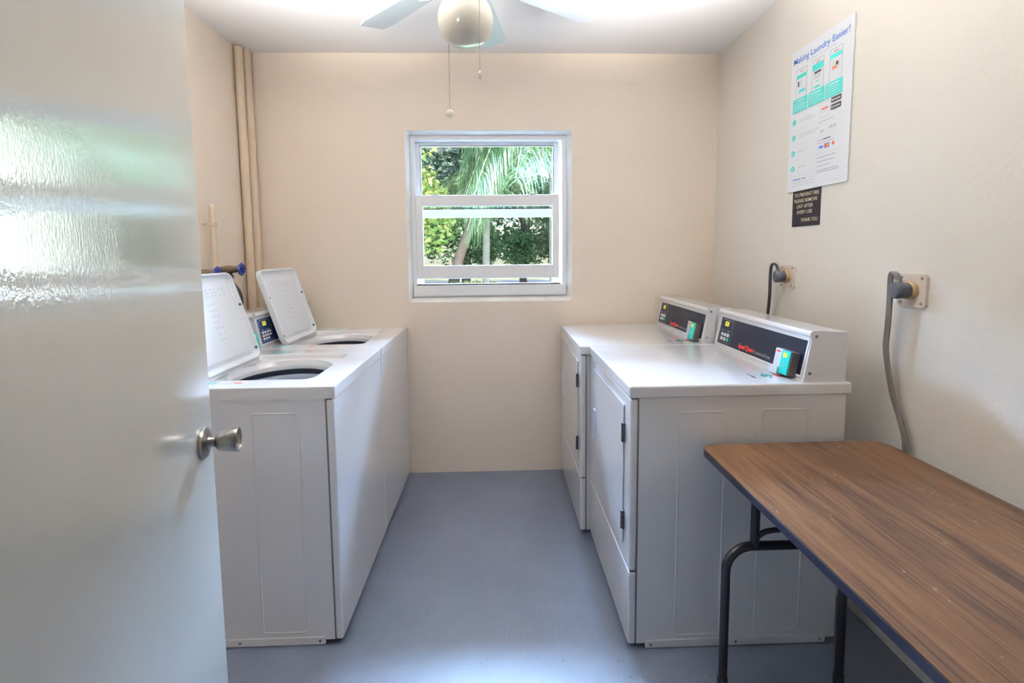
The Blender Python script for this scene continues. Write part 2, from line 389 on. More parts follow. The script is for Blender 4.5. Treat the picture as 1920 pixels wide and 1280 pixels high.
# front wall with the doorway the camera looks through
DX0, DX1, DZ = -0.452, 0.43, 2.06
def front_wall():
    bm = NB()
    box(bm, XL, YF - 0.12, 0, DX0, YF, ZC); box(bm, DX1, YF - 0.12, 0, XR, YF, ZC); box(bm, DX0, YF - 0.12, DZ, DX1, YF, ZC)
    return bm
struct('wall_front', front_wall(), M_wall)
struct('trim_2', (lambda bm: (box(bm, DX0 - 0.05, YF - 0.135, 0, DX0 + 0.004, YF - 0.12, DZ + 0.05), box(bm, DX1 - 0.004, YF - 0.135, 0, DX1 + 0.05, YF - 0.12, DZ + 0.05), box(bm, DX0 + 0.004, YF - 0.135, DZ - 0.004, DX1 - 0.004, YF - 0.12, DZ + 0.05), bm)[-1])(NB()), M_alu)
# walkway slab outside the doorway; unseen walls and roof added to block daylight
tag(struct('walkway_slab', box(NB(), -3.2, -1.9, -0.15, 3.2, YF - 0.12, -0.012), M_conc), kind='structure')
tag(struct('daylight_block_wall', box(NB(), -3.2, -2.02, -0.15, 3.2, -1.9, ZC + 0.16), M_block), kind='structure')
tag(struct('daylight_block_end', (lambda bm: (box(bm, -3.32, -2.02, -0.15, -3.2, YF - 0.12, ZC + 0.16), box(bm, 3.2, -2.02, -0.15, 3.32, YF - 0.12, ZC + 0.16), bm)[-1])(NB()), M_block), kind='structure')
tag(struct('daylight_block_roof', box(NB(), -3.2, -1.9, ZC + 0.02, 3.2, YF - 0.12, ZC + 0.16), M_block), kind='structure')

# ------------------------------------------------------------------ window
win = empty('window_1', (0, 0, 0), kind='structure')
Y0 = YB + 0.055
def frame_bm(x0, z0, x1, z1, wl, wr, wb, wt, y0, y1, bev=0.002):
    bm = NB()
    box(bm, x0, y0, z0, x0 + wl, y1, z1, bev); box(bm, x1 - wr, y0, z0, x1, y1, z1, bev)
    box(bm, x0 + wl, y0 + 0.0006, z0, x1 - wr, y1, z0 + wb, bev); box(bm, x0 + wl, y0 + 0.0006, z1 - wt, x1 - wr, y1, z1, bev)
    return bm
obj('window_frame', frame_bm(FX0, FZ0, FX1, FZ1, 0.026, 0.026, 0.078, 0.030, Y0, Y0 + 0.10), M_alu, win, False)
obj('sill_rail', box(NB(), FX0 + 0.004, Y0 - 0.014, 1.118, FX1 - 0.004, Y0 + 0.0, 1.182, 0.002), M_alu, win, False)
us = obj('upper_sash', frame_bm(-0.498, 1.604, 0.392, 2.066, 0.030, 0.036, 0.048, 0.024, Y0 + 0.052, Y0 + 0.080), M_alu, win, False)
obj('glass_pane', box(NB(), -0.468, Y0 + 0.064, 1.656, 0.356, Y0 + 0.068, 2.042), M_glass, us, False)
obj('glazing_seal', frame_bm(-0.470, 1.654, 0.358, 2.044, 0.004, 0.003, 0.004, 0.004, Y0 + 0.0505, Y0 + 0.0525, 0), M_dark, us, False)
ls = obj('lower_sash', frame_bm(-0.498, 1.222, 0.388, 1.737, 0.040, 0.040, 0.082, 0.066, Y0 + 0.006, Y0 + 0.036), M_alu, win, False)
obj('glass_pane', box(NB(), -0.458, Y0 + 0.020, 1.304, 0.348, Y0 + 0.024, 1.671), M_glass, ls, False)
obj('sash_lock', box(NB(), -0.40, Y0 + 0.012, 1.7375, -0.36, Y0 + 0.034, 1.744, 0.002), M_line, ls, False)
obj('sash_lock', box(NB(), 0.20, Y0 + 0.012, 1.7375, 0.24, Y0 + 0.034, 1.744, 0.002), M_line, ls, False)
obj('track_stop', box(NB(), -0.497, Y0 + 0.055, 1.186, -0.470, Y0 + 0.09, 1.60, 0.001), M_alu, win, False)
obj('track_stop', box(NB(), 0.352, Y0 + 0.055, 1.186, 0.382, Y0 + 0.09, 1.60, 0.001), M_alu, win, False)
obj('sill_seal', box(NB(), -0.50, Y0 - 0.006, 1.182, 0.395, Y0 + 0.02, 1.190), M_dark, win, False)

# ------------------------------------------------------------------ open door
PHI = math.radians(14.5); DE = Vector((-0.643, 1.046, 0)); DW = 0.812
dd = Vector((-math.sin(PHI), math.cos(PHI), 0)); HINGE = DE - dd * DW
door = empty('door_1', HINGE, PHI, kind='structure')     # local +y runs to the free edge, local +x faces the room
obj('door_leaf', box(NB(), -0.042, 0, 0.012, 0.0, DW, 2.035, 0.0015), M_door, door)
for z in (0.25, 1.0, 1.8):
    obj('hinge', lathe(NB(), [(0.0, -0.045), (0.006, -0.045), (0.006, 0.045), (0.0, 0.045)], 12, (0.006, -0.004, z)), M_metal, door)
def knob_at(side):
    k = obj('door_knob', lathe(NB(), [(0.0, 0.0), (0.033, 0.0), (0.0335, 0.004), (0.031, 0.008), (0.022, 0.0105), (0.0125, 0.012), (0.0105, 0.016), (0.0105, 0.024), (0.013, 0.0265),
        (0.0185, 0.030), (0.0215, 0.036), (0.0235, 0.046), (0.0255, 0.060), (0.0262, 0.066), (0.0255, 0.0685), (0.0225, 0.069), (0.0215, 0.066), (0.0, 0.065)], 40, axis='X', M=None), M_knob, door)
    k.location = (0.0 if side > 0 else -0.042, DW - 0.062, 0.985)
    if side < 0: k.rotation_euler = (0, 0, PI)
    return k
kn = knob_at(1)
obj('key_cylinder', lathe(NB(), [(0.0, 0.0), (0.0085, 0.0), (0.0085, 0.003), (0.0, 0.003)], 20, (0.065, 0, 0), axis='X'), M_metal, kn)
knob_at(-1)
obj('latch_plate', box(NB(), -0.034, DW, 0.955, -0.010, DW + 0.001, 1.015), M_metal, door, False)

# ------------------------------------------------------------------ machine consoles (shared by washers and dryers)
def console(root, ox, dz, half, back, keys, brand, shorter):
    """front of the machine is local -x; u runs to the viewer's right (-y), v up the slope, n out of the face"""
    bx, tx, H = ox, ox + 0.034, 0.172
    prof = [(bx, 0.0), (tx - 0.004, 0.150), (tx - 0.014, 0.156), (tx - 0.014, 0.164), (tx - 0.006, 0.171), (tx + 0.012, 0.172), (back, 0.168), (back, 0.0)]
    bm = NB(); prism(bm, [(a, b) for a, b in prof], lambda a, b, h: Vector((a, h, dz + b)), -half + 0.004, half - 0.004)
    body = obj('console', bm, M_white, root)
    # end caps
    for s in (-1, 1):
        pr = [(bx - 0.003, -0.0), (tx - 0.010, 0.145), (tx - 0.018, 0.154), (tx - 0.017, 0.167), (tx - 0.008, 0.1745), (tx + 0.034, 0.1745), (tx + 0.022, 0.0)]
        bm = NB(); prism(bm, pr, lambda a, b, h: Vector((a, h, dz + b)), s * (half - 0.006), s * half, 0.0012)
        ec = obj('end_cap', bm, M_white, body)
        for (a, b) in ((tx + 0.004, 0.155), (bx + 0.020, 0.030)):
            bm = NB(); lathe(bm, [(0.0, 0.0), (0.0052, 0.0), (0.0052, 0.0012), (0.0, 0.0016)], 14, (a, s * half if s > 0 else s * half - 0.0016, dz + b), axis='Y'); obj('screw', bm, M_line, body)
    th = math.atan2(0.150, tx - 0.004 - bx); O = Vector((bx, 0, dz)); uv = Vector((0, -1, 0)); vv = Vector((math.cos(th), 0, math.sin(th))); nv = Vector((-math.sin(th), 0, math.cos(th)))
    f = lambda a, b, h: O + uv * a + vv * b + nv * h
    def plate(name, a0, b0, a1, b1, h0, h1, m, par, r=0.003, bev=0.0):
        bm = NB(); prism(bm, rrect(a0, b0, a1, b1, r, 4), f, h0, h1, bev); return obj(name, bm, m, par)
    hw = half - 0.022
    bz = NB(); ring_surface(bz, [[f(a, b, 0.0008) for a, b in rrect(-hw - 0.012, 0.010, hw + 0.012, 0.146, 0.004, 4)], [f(a, b, 0.0045) for a, b in rrect(-hw - 0.010, 0.012, hw + 0.010, 0.144, 0.004, 4)], [f(a, b, 0.0045) for a, b in rrect(-hw - 0.003, 0.017, hw + 0.003, 0.140, 0.003, 4)], [f(a, b, 0.001) for a, b in rrect(-hw, 0.019, hw, 0.138, 0.002, 4)]])
    obj('panel_bezel', bz, M_white, body)
    pan = plate('control_panel', -hw, 0.019, hw, 0.138, 0.0004, 0.0016, M_panel if not keys else M_panel_b, body)
    # keypad outline, display and keys
    a0, a1 = -hw + 0.010, -hw + (0.110 if not keys else 0.125)
    bm = NB(); ring_surface(bm, [[f(a, b, 0.0019) for a, b in rrect(a0, 0.026, a1, 0.132, 0.004, 4)], [f(a, b, 0.0019) for a, b in rrect(a0 + 0.0015, 0.0275, a1 - 0.0015, 0.1305, 0.003, 4)]]); obj('keypad_outline', bm, M_grey_print, pan)
    am = (a0 + a1) / 2
    plate('display', am - 0.020, 0.103, am + 0.014, 0.124, 0.0018, 0.0026, M_disp, pan)
    bm = NB(); text_bm(bm, '00', f, 0.012, am - 0.014, 0.108, 0.020, 0.0027); obj('display_digits', bm, M_line, pan)
    for k, (aa, bb, w) in enumerate(((am - 0.036, 0.078, 0.016), (am - 0.004, 0.082, 0.012), (am + 0.016, 0.082, 0.018), (am - 0.036, 0.084, 0.010), (am + 0.016, 0.076, 0.012))):
        plate('indicator_print', aa, bb, aa + w, bb + 0.0022, 0.0018, 0.0022, M_grey_print, pan, 0.0008)
    if keys:
        for i in range(3):
            for j in range(4):
                if i == 0 and j == 3: continue
                plate('key', am - 0.046 + j * 0.024, 0.034 + i * 0.0155, am - 0.029 + j * 0.024, 0.045 + i * 0.0155, 0.0018, 0.0032, M_key, pan, 0.002)
    else:
        for i in range(2):
            for j in range(3):
                plate('key', am - 0.036 + j * 0.026, 0.036 + i * 0.020, am - 0.017 + j * 0.026, 0.051 + i * 0.020, 0.0018, 0.0032, M_keyg if (i == 0 and j == 2) else M_key, pan, 0.003)
    if brand:
        bm = NB(); text_bm(bm, 'Speed Queen', f, 0.0195, -0.115, 0.031, 0.118, 0.0019, bold=0.035, shear=0.15); obj('brand_lettering', bm, M_red, pan)
        bm = NB(); text_bm(bm, 'Commercial Dryer', f, 0.0135, 0.007, 0.031, 0.115, 0.0019); obj('model_lettering', bm, M_grey_print, pan)
    # card reader
    ra, rb = hw - 0.112, hw - 0.020
    rd = plate('card_reader', ra, 0.004, rb, 0.090, 0.002, 0.031, M_rdr, body, 0.004, 0.002)
    plate('reader_faceplate', ra + 0.001, 0.006, ra + 0.046, 0.089, 0.031, 0.034, M_rdr_w, rd, 0.003, 0.0008)
    tl = plate('contact_area', ra + 0.040, 0.006, rb - 0.004, 0.088, 0.031, 0.0355, M_teal, rd, 0.003, 0.0008)
    plate('yellow_square', ra + 0.050, 0.064, ra + 0.074, 0.080, 0.0356, 0.0362, M_yel, tl, 0.002)
    bm = NB()
    for rr in (0.004, 0.008, 0.012):
        pts = [f(ra + 0.056 + rr * math.cos(t), 0.040 + rr * math.sin(t), 0.0358) for t in [(-0.8 + 1.6 * q / 6) for q in range(7)]]; tube(bm, pts, 0.0007, 5)
    obj('wave_symbol', bm, M_rdr_w, tl)
    bm = NB(); prism(bm, rrect(ra + 0.008, 0.076, ra + 0.030, 0.082, 0.0015, 3), f, 0.034, 0.0345); obj('red_logo', bm, M_red, rd)
    bm = NB()
    for q in range(4): prism(bm, rrect(ra + 0.010, 0.062 - q * 0.009, ra + 0.028, 0.0635 - q * 0.009, 0.0006, 2), f, 0.034, 0.0343)
    obj('reader_print', bm, M_grey_print, rd)
    bm = NB(); prism(bm, rrect(ra - 0.004, -0.002, ra + 0.044, 0.026, 0.006, 4), f, 0.037, 0.043, 0.001); prism(bm, rrect(ra - 0.004, -0.002, ra + 0.044, 0.004, 0.002, 4), f, 0.024, 0.043, 0.001)
    obj('card_slot_cup', bm, M_rdr_w, rd)
    return body

def side_embossing(root, y, s, rects, z_rail, x0, x1, circ=None):
    """raised lines on the side sheet at local y, facing s"""
    bm = NB()
    def fr(a0, b0, a1, b1, r):
        P = lambda g, h: [Vector((a, y + s * h, b)) for a, b in rrect(a0 - g, b0 - g, a1 + g, b1 + g, max(r + g, 0.001), 4)]
        ring_surface(bm, [P(0.0028, 0), P(0.001, 0.0016), P(-0.001, 0.0016), P(-0.0028, 0)])
    for q in rects: fr(*q, 0.008)
    if circ:
        P = lambda rr, h: [Vector((circ[0] + rr * math.cos(2 * PI * k / 40), y + s * h, circ[1] + rr * math.sin(2 * PI * k / 40))) for k in range(40)]
        ring_surface(bm, [P(circ[2] + 0.002, 0), P(circ[2] + 0.0008, 0.0009), P(circ[2] - 0.0008, 0.0009), P(circ[2] - 0.002, 0)])
    obj('side_embossing', bm, M_white, root)
    bm = NB(); prism(bm, rrect(x0, 0.003, x1, z_rail, 0.006, 4), lambda a, b, h: Vector((a, y + s * h, b)), 0.0, 0.004, 0.001)
    rail = obj('base_rail', bm, M_white, root)
    n = 3 if circ else 3
    for k in range(n):
        xx = x0 + 0.02 + (x1 - x0 - 0.04) * k / (n - 1)
        bm = NB(); lathe(bm, [(0.0, 0.0), (0.0045, 0.0), (0.0045, 0.0012), (0.0, 0.0016)], 12, (xx, y + (0.004 if s > 0 else -0.0056), (0.003 + z_rail) / 2), axis='Y'); obj('screw', bm, M_line, rail)

def deck_skirt(bm, x0, y0, x1, y1, zt, zb, top_inner):
    pass

# ------------------------------------------------------------------ dryers
HT = 0.935
def make_dryer():
    root = empty('clothes_dryer', (0, 0, 0))
    hw = 0.335; zb = 0.018
    bm = NB(); box(bm, 0.028, -hw + 0.004, zb, 0.735, hw - 0.004, HT - 0.042, 0.002); obj('cabinet', bm, M_white, root)
    for s in (-1, 1):
        side_embossing(root, s * (hw - 0.004), s, [(0.165, 0.045, 0.322, 0.842), (0.445, 0.045, 0.602, 0.845)], 0.030, 0.06, 0.70, (0.523, 0.115, 0.058))
        for x in (0.09, 0.66):
            obj('foot', lathe(NB(), [(0.0, 0.0), (0.018, 0.0), (0.018, 0.008), (0.010, 0.010), (0.010, 0.020), (0.0, 0.020)], 16, (x, s * 0.27, 0.0)), M_rub, root)
    # front upper and lower panels, wrapping 3 cm round the sides
    bm = NB(); box(bm, 0.0, -hw, 0.288, 0.026, hw, HT - 0.045, 0.007, 3); fp = obj('front_panel', bm, M_white, root)
    bm = NB(); box(bm, 0.0, -hw, zb, 0.026, hw, 0.283, 0.007, 3); obj('lower_panel', bm, M_white, root)
    bm = NB(); box(bm, 0.004, -hw + 0.003, zb + 0.002, 0.030, hw - 0.003, HT - 0.044); obj('panel_joint', bm, M_line, root, False)
    # door: slab slightly proud with a dark gap round it
    y0, y1, z0, z1 = -0.262, 0.268, 0.345, 0.850
    bm = NB(); prism(bm, rrect(y0 - 0.003, z0 - 0.003, y1 + 0.003, z1 + 0.003, 0.012, 5), lambda a, b, h: Vector((h, a, b)), -0.0004, 0.002); obj('door_gap', bm, M_line, fp)
    bm = NB()
    hy0, hy1, hz0, hz1 = y1 - 0.064, y1 - 0.024, 0.535, 0.668
    dl = NB(); prism(dl, rrect(y0, z0, y1, z1, 0.010, 5), lambda a, b, h: Vector((h, a, b)), -0.0045, 0.001, 0.0015)
    dr = obj('dryer_door', dl, M_white, root)
    R = lambda g, h: [Vector((h, a, b)) for a, b in rrect(hy0 - g, hz0 - g, hy1 + g, hz1 + g, 0.010 + g, 5)]
    bm = NB(); ring_surface(bm, [R(0.004, -0.0045), R(0.002, -0.009), R(-0.004, -0.009), R(-0.006, -0.0062)], True); bm.faces.new([bm.verts.new(p) for p in R(-0.005, -0.0064)])
    obj('door_pull', bm, mat_pull, dr)
    for z in (0.435, 0.752):
        bm = NB(); box(bm, -0.0085, y0 - 0.012, z - 0.034, -0.0005, y0 + 0.003, z + 0.034, 0.0015); tube(bm, [(-0.009, y0 - 0.004, z - 0.033), (-0.009, y0 - 0.004, z + 0.033)], 0.0035, 8)
        hg = obj('hinge', bm, M_hinge, dr)
        for q in (-0.02, 0.0, 0.02):
            obj('screw', lathe(NB(), [(0.0, 0.0), (0.0028, 0.0), (0.0028, 0.001), (0.0, 0.0013)], 8, (-0.0098, y0 - 0.010, z + q), axis='X'), M_metal, hg)
    # deck
    bm = NB(); box(bm, -0.004, -hw - 0.003, HT - 0.042, 0.750, hw + 0.003, HT, 0.007, 4); dk = obj('deck', bm, M_white, root)
    F = lambda a, b, h: Vector((0.50 + b, -a, HT + h))
    bm = NB(); 
    cx, cy = 0.515, 0.235
    for rr, a0, a1 in ((0.017, 0.3, 2.9), (0.011, 2.6, 6.0), (0.017, 3.3, 5.6)):
        tube(bm, [F(cy + rr * math.cos(a0 + (a1 - a0) * q / 12), cx - 0.5 + rr * math.sin(a0 + (a1 - a0) * q / 12), 0.0006) for q in range(13)], 0.002, 5, flat=0.3)
    prism(bm, rrect(cy - 0.004, cx - 0.5 - 0.022, cy + 0.004, cx - 0.5 + 0.022, 0.001, 2), F, 0.0, 0.0006); prism(bm, rrect(cy + 0.02, 0.010, cy + 0.034, 0.016, 0.001, 2), F, 0.0, 0.0006); prism(bm, rrect(cy - 0.036, 0.012, cy - 0.022, 0.017, 0.001, 2), F, 0.0, 0.0006)
    obj('teal_symbol', bm, M_teal_d, dk)
    bm = NB(); prism(bm, rrect(cy - 0.030, -0.042, cy - 0.005, -0.038, 0.001, 2), F, 0, 0.0006); prism(bm, rrect(cy + 0.000, -0.045, cy + 0.025, -0.036, 0.001, 2), F, 0, 0.0006); obj('deck_print', bm, M_navy_p, dk)
    bm = NB(); prism(bm, rrect(cy - 0.020, 0.046, cy + 0.022, 0.053, 0.001, 2), F, 0, 0.0006); obj('red_print', bm, M_red, dk)
    console(root, 0.588, HT, 0.327, 0.735, False, True, False)
    bm = NB(); lathe(bm, [(0.0, 0.0), (0.052, 0.0), (0.052, 0.045), (0.048, 0.045), (0.048, 0.003)], 24, (0.735, 0.0, 0.12), axis='X'); obj('exhaust_collar', bm, M_metal, root)
    return root
mat_pull = mat('pull_plastic', (0.60, 0.62, 0.80), 0.3)
dryer = make_dryer()
dryer.location = (0.437, 1.852, 0)
tag(dryer, 'nearer white electric dryer, its long beige-lit side facing us behind the folding table', 'dryer', 'commercial dryers along the right wall')
dryer2 = copy_tree(dryer); dryer2.location = (0.3915, 2.532, 0)
tag(dryer2, 'white electric dryer in the back right corner, standing proud into the aisle', 'dryer', 'commercial dryers along the right wall')

# ------------------------------------------------------------------ washers (local front = -x, placed turned by 180 degrees)
def ray_rrect(cx, cy, ang, x0, y0, x1, y1, r):
    """distance from (cx,cy) along ang to a rounded rectangle"""
    dx, dy = math.cos(ang), math.sin(ang); lo, hi = 0.0, 2.0
    def inside(t):
        x, y = cx + dx * t, cy + dy * t
        qx = abs(x - (x0 + x1) / 2) - (x1 - x0) / 2 + r; qy = abs(y - (y0 + y1) / 2) - (y1 - y0) / 2 + r
        return min(max(qx, qy), 0) + math.hypot(max(qx, 0), max(qy, 0)) - r <= 0
    for _ in range(40):
        m = (lo + hi) / 2
        if inside(m): lo = m
        else: hi = m
    return lo
def make_washer():
    root = empty('washing_machine', (0, 0, 0)); hw = 0.3255; zb = 0.018; D = 0.728
    bm = NB(); box(bm, 0.028, -hw + 0.004, zb, 0.715, hw - 0.004, HT - 0.15, 0.002)
    # open box top so that the tub can sit in it: walls only
    bm.free(); bm = NB()
    for q in ((0.028, -hw + 0.004, 0.70, -hw + 0.010), (0.028, hw - 0.010, 0.70, hw - 0.004)): box(bm, q[0], q[1], zb, q[2], q[3], HT - 0.04)
    box(bm, 0.70, -hw + 0.004, zb, 0.715, hw - 0.004, HT - 0.04); box(bm, 0.028, -hw + 0.010, zb, 0.70, hw - 0.010, zb + 0.01)
    obj('cabinet', bm, M_white, root, False)
    for s in (-1, 1):
        side_embossing(root, s * (hw - 0.004), s, [(0.124, 0.048, 0.278, 0.842)], 0.030, 0.062, 0.66)
        for x in (0.09, 0.62):
            obj('foot', lathe(NB(), [(0.0, 0.0), (0.018, 0.0), (0.018, 0.008), (0.010, 0.010), (0.010, 0.020), (0.0, 0.020)], 16, (x, s * 0.27, 0.0)), M_rub, root)
    bm = NB(); box(bm, 0.0, -hw, zb, 0.026, hw, HT - 0.045, 0.008, 4); obj('front_panel', bm, M_white, root)
    bm = NB(); box(bm, 0.006, -hw + 0.003, zb + 0.002, 0.030, hw - 0.003, HT - 0.044); obj('panel_joint', bm, M_line, root, False)
    # deck with the sunk lid seat and the tub opening
    cx, cy, rx, ry = 0.311, 0.006, 0.184, 0.196
    fr = (-0.004, -hw, D, hw)
    corners = [math.atan2(b - cy, a - cx) % (2 * PI) for a in (fr[0], fr[2]) for b in (fr[1], fr[3])]
    for a in (0.112, 0.510):
        for b in (-0.208, 0.222): corners.append(math.atan2(b - cy, a - cx) % (2 * PI))
    angs = sorted(set([2 * PI * k / 120 for k in range(120)] + corners + [c_ + e_ for c_ in corners for e_ in (-0.012, 0.012)]))
    def ell(g): return lambda a: 1 / math.sqrt((math.cos(a) / (rx + g)) ** 2 + (math.sin(a) / (ry + g)) ** 2)
    def rr(x0, y0, x1, y1, r): return lambda a: ray_rrect(cx, cy, a, x0, y0, x1, y1, r)
    seat = (0.112, -0.208, 0.510, 0.222)
    def sh(q, g): return (q[0] - g, q[1] - g, q[2] + g, q[3] + g)
    levels = [(ell(-0.004), HT - 0.060), (ell(-0.003), HT - 0.046), (ell(0.000), HT - 0.040), (ell(0.005), HT - 0.031), (ell(0.009), HT - 0.0225),
              (rr(*sh(seat, -0.006), 0.030), HT - 0.020), (rr(*sh(seat, -0.002), 0.032), HT - 0.014), (rr(*sh(seat, 0.0), 0.034), HT - 0.005), (rr(*sh(seat, 0.005), 0.038), HT),
              (rr(*sh(fr, -0.006), 0.004), HT), (rr(*sh(fr, -0.002), 0.006), HT - 0.002), (rr(*fr, 0.008), HT - 0.007), (rr(*fr, 0.008), HT - 0.042), (rr(*sh(fr, -0.006), 0.006), HT - 0.042)]
    bm = NB(); ring_surface(bm, [[Vector((cx + math.cos(a) * fn(a), cy + math.sin(a) * fn(a), z)) for a in angs] for fn, z in levels])
    dk = obj('deck', bm, M_white, root)
    # tub
    tb = obj('tub_seal', lathe(NB(), [(0.190, HT - 0.056), (0.205, HT - 0.062), (0.208, HT - 0.085), (0.190, HT - 0.088)], 64, (cx, cy, 0)), M_tub_dark, root)
    tb = obj('tub', lathe(NB(), [(0.196, HT - 0.086), (0.172, HT - 0.089), (0.166, HT - 0.096), (0.166, HT - 0.135), (0.176, HT - 0.142), (0.200, HT - 0.150), (0.204, HT - 0.17), (0.204, 0.42), (0.12, 0.40), (0.0, 0.40)], 64, (cx, cy, 0)), M_tub, root)
    obj('balance_ring', lathe(NB(), [(0.195, HT - 0.084), (0.170, HT - 0.087), (0.1645, HT - 0.095), (0.1645, HT - 0.120), (0.168, HT - 0.124)], 64, (cx, cy, 0)), M_tub_ring, tb)
    bm = NB(); lathe(bm, [(0.0, 0.82), (0.030, 0.82), (0.042, 0.80), (0.046, 0.72), (0.055, 0.60), (0.090, 0.50), (0.15, 0.44), (0.16, 0.42)], 32, (cx, cy, 0))
    for k in range(4):
        a = k * PI / 2 + 0.4; Mx = Matrix.Translation((cx, cy, 0)) @ Matrix.Rotation(a, 4, 'Z'); box(bm, 0.035, -0.006, 0.43, 0.115, 0.006, 0.62, 0.003, 2, Mx)
    obj('agitator', bm, M_agit, tb)
    # deck print
    F = lambda a, b, h: Vector((b, -a, HT + h))
    for (aa, bb) in ((0.262, 0.42), (-0.262, 0.46)):
        bm = NB()
        for q in range(5): prism(bm, rrect(aa - 0.012 + 0.006 * (q % 2), bb - 0.035 + q * 0.019, aa + 0.010, bb - 0.024 + q * 0.019, 0.002, 2), F, 0, 0.0005)
        obj('teal_print', bm, M_teal, dk)
        bm = NB()
        for q in range(2): prism(bm, rrect(aa - 0.008 + q * 0.012, bb - 0.085, aa - 0.002 + q * 0.012, bb - 0.045, 0.001, 2), F, 0, 0.0005)
        obj('grey_print', bm, M_plight, dk)
        bm = NB(); prism(bm, rrect(aa - 0.006, bb - 0.125, aa + 0.006, bb - 0.098, 0.001, 2), F, 0, 0.0005); obj('red_print', bm, M_pred, dk)
    # lid, hinged at the back of the seat, open and leaning towards the console
    lid = empty('lid', (0.513, 0.007, HT - 0.008)); lid.parent = root
    L, w, T = 0.392, 0.207, 0.024
    G = lambda a, b, h: Vector((-h, a, b))     # a across, b up, h towards the front
    def RR(g, gt, h, r): return [G(a, b, h) for a, b in rrect(-w + g, g, w - g, L - gt, r, 6)]
    bm = NB()
    rings = [RR(0.003, 0.003, -0.002, 0.036), RR(0.0, 0.0, 0.002, 0.038), RR(0.0, 0.0, T - 0.003, 0.038), RR(0.002, 0.002, T, 0.036), RR(0.007, 0.007, T, 0.032), RR(0.009, 0.009, T - 0.003, 0.030),
             RR(0.016, 0.014, 0.009, 0.028), RR(0.024, 0.024, 0.006, 0.026), RR(0.032, 0.032, 0.009, 0.024), RR(0.040, 0.040, 0.013, 0.020), RR(0.046, 0.046, 0.014, 0.018)]
    ring_surface(bm, rings, True, True, True)
    lp = obj('lid_panel', bm, M_white_l, lid)
    for (a, b) in ((-w + 0.0125, 0.245), (w - 0.0125, 0.245), (w - 0.014, 0.045), (-w + 0.014, 0.045), (w - 0.014, 0.018)):
        obj('bumper', lathe(NB(), [(0.0, -0.006), (0.0055, -0.006), (0.0055, 0.0), (0.0, 0.001)], 14, G(a, b, T - 0.002), axis='X', M=Matrix.Scale(-1, 4)), M_navy_p, lp)
    # moulded warning text and pictograms on the inside of the lid
    bm = NB()
    for s_ in (0, 1, 2):
        for k in range(9):
            if random.random() < 0.8: box(bm, *((-0.0155, -0.125 + k * 0.028, 0.322 - s_ * 0.013, -0.0138, -0.125 + k * 0.028 + random.uniform(0.010, 0.022), 0.327 - s_ * 0.013)))
    for k in range(7):
        for j in (-1, 0, 1):
            if random.random() < 0.85: box(bm, -0.0155, -0.012 + j * 0.020, 0.262 - k * 0.024, -0.0138, -0.001 + j * 0.020, 0.268 - k * 0.024, 0, 1, Matrix.Translation((0, 0, 0)) @ Matrix.Rotation(0, 4, 'X'))
    obj('moulded_text', bm, mat_mould, lp, False)
    bm = NB(); tube(bm, [(0.006, -w + 0.01, 0.004), (0.006, w - 0.01, 0.004)], 0.005, 10); obj('hinge_rod', bm, M_rdr_w, lid)
    lid.rotation_euler = (0, math.radians(17.6), 0)
    console(root, 0.566, HT, 0.318, 0.715, True, False, False)
    return root
mat_mould = mat('moulded_relief', (0.74, 0.76, 0.80), 0.4)
washer = make_washer()
washer.location = (-0.562, 1.9065, 0); washer.rotation_euler = (0, 0, PI)
tag(washer, 'nearer white top-load washer with its lid open, beside the open door', 'washer', 'commercial washers along the left wall')
washer2 = copy_tree(washer); washer2.location = (-0.562, 2.5625, 0); washer2.rotation_euler = (0, 0, PI)
tag(washer2, 'farther white top-load washer with raised lid, against the back wall', 'washer', 'commercial washers along the left wall')

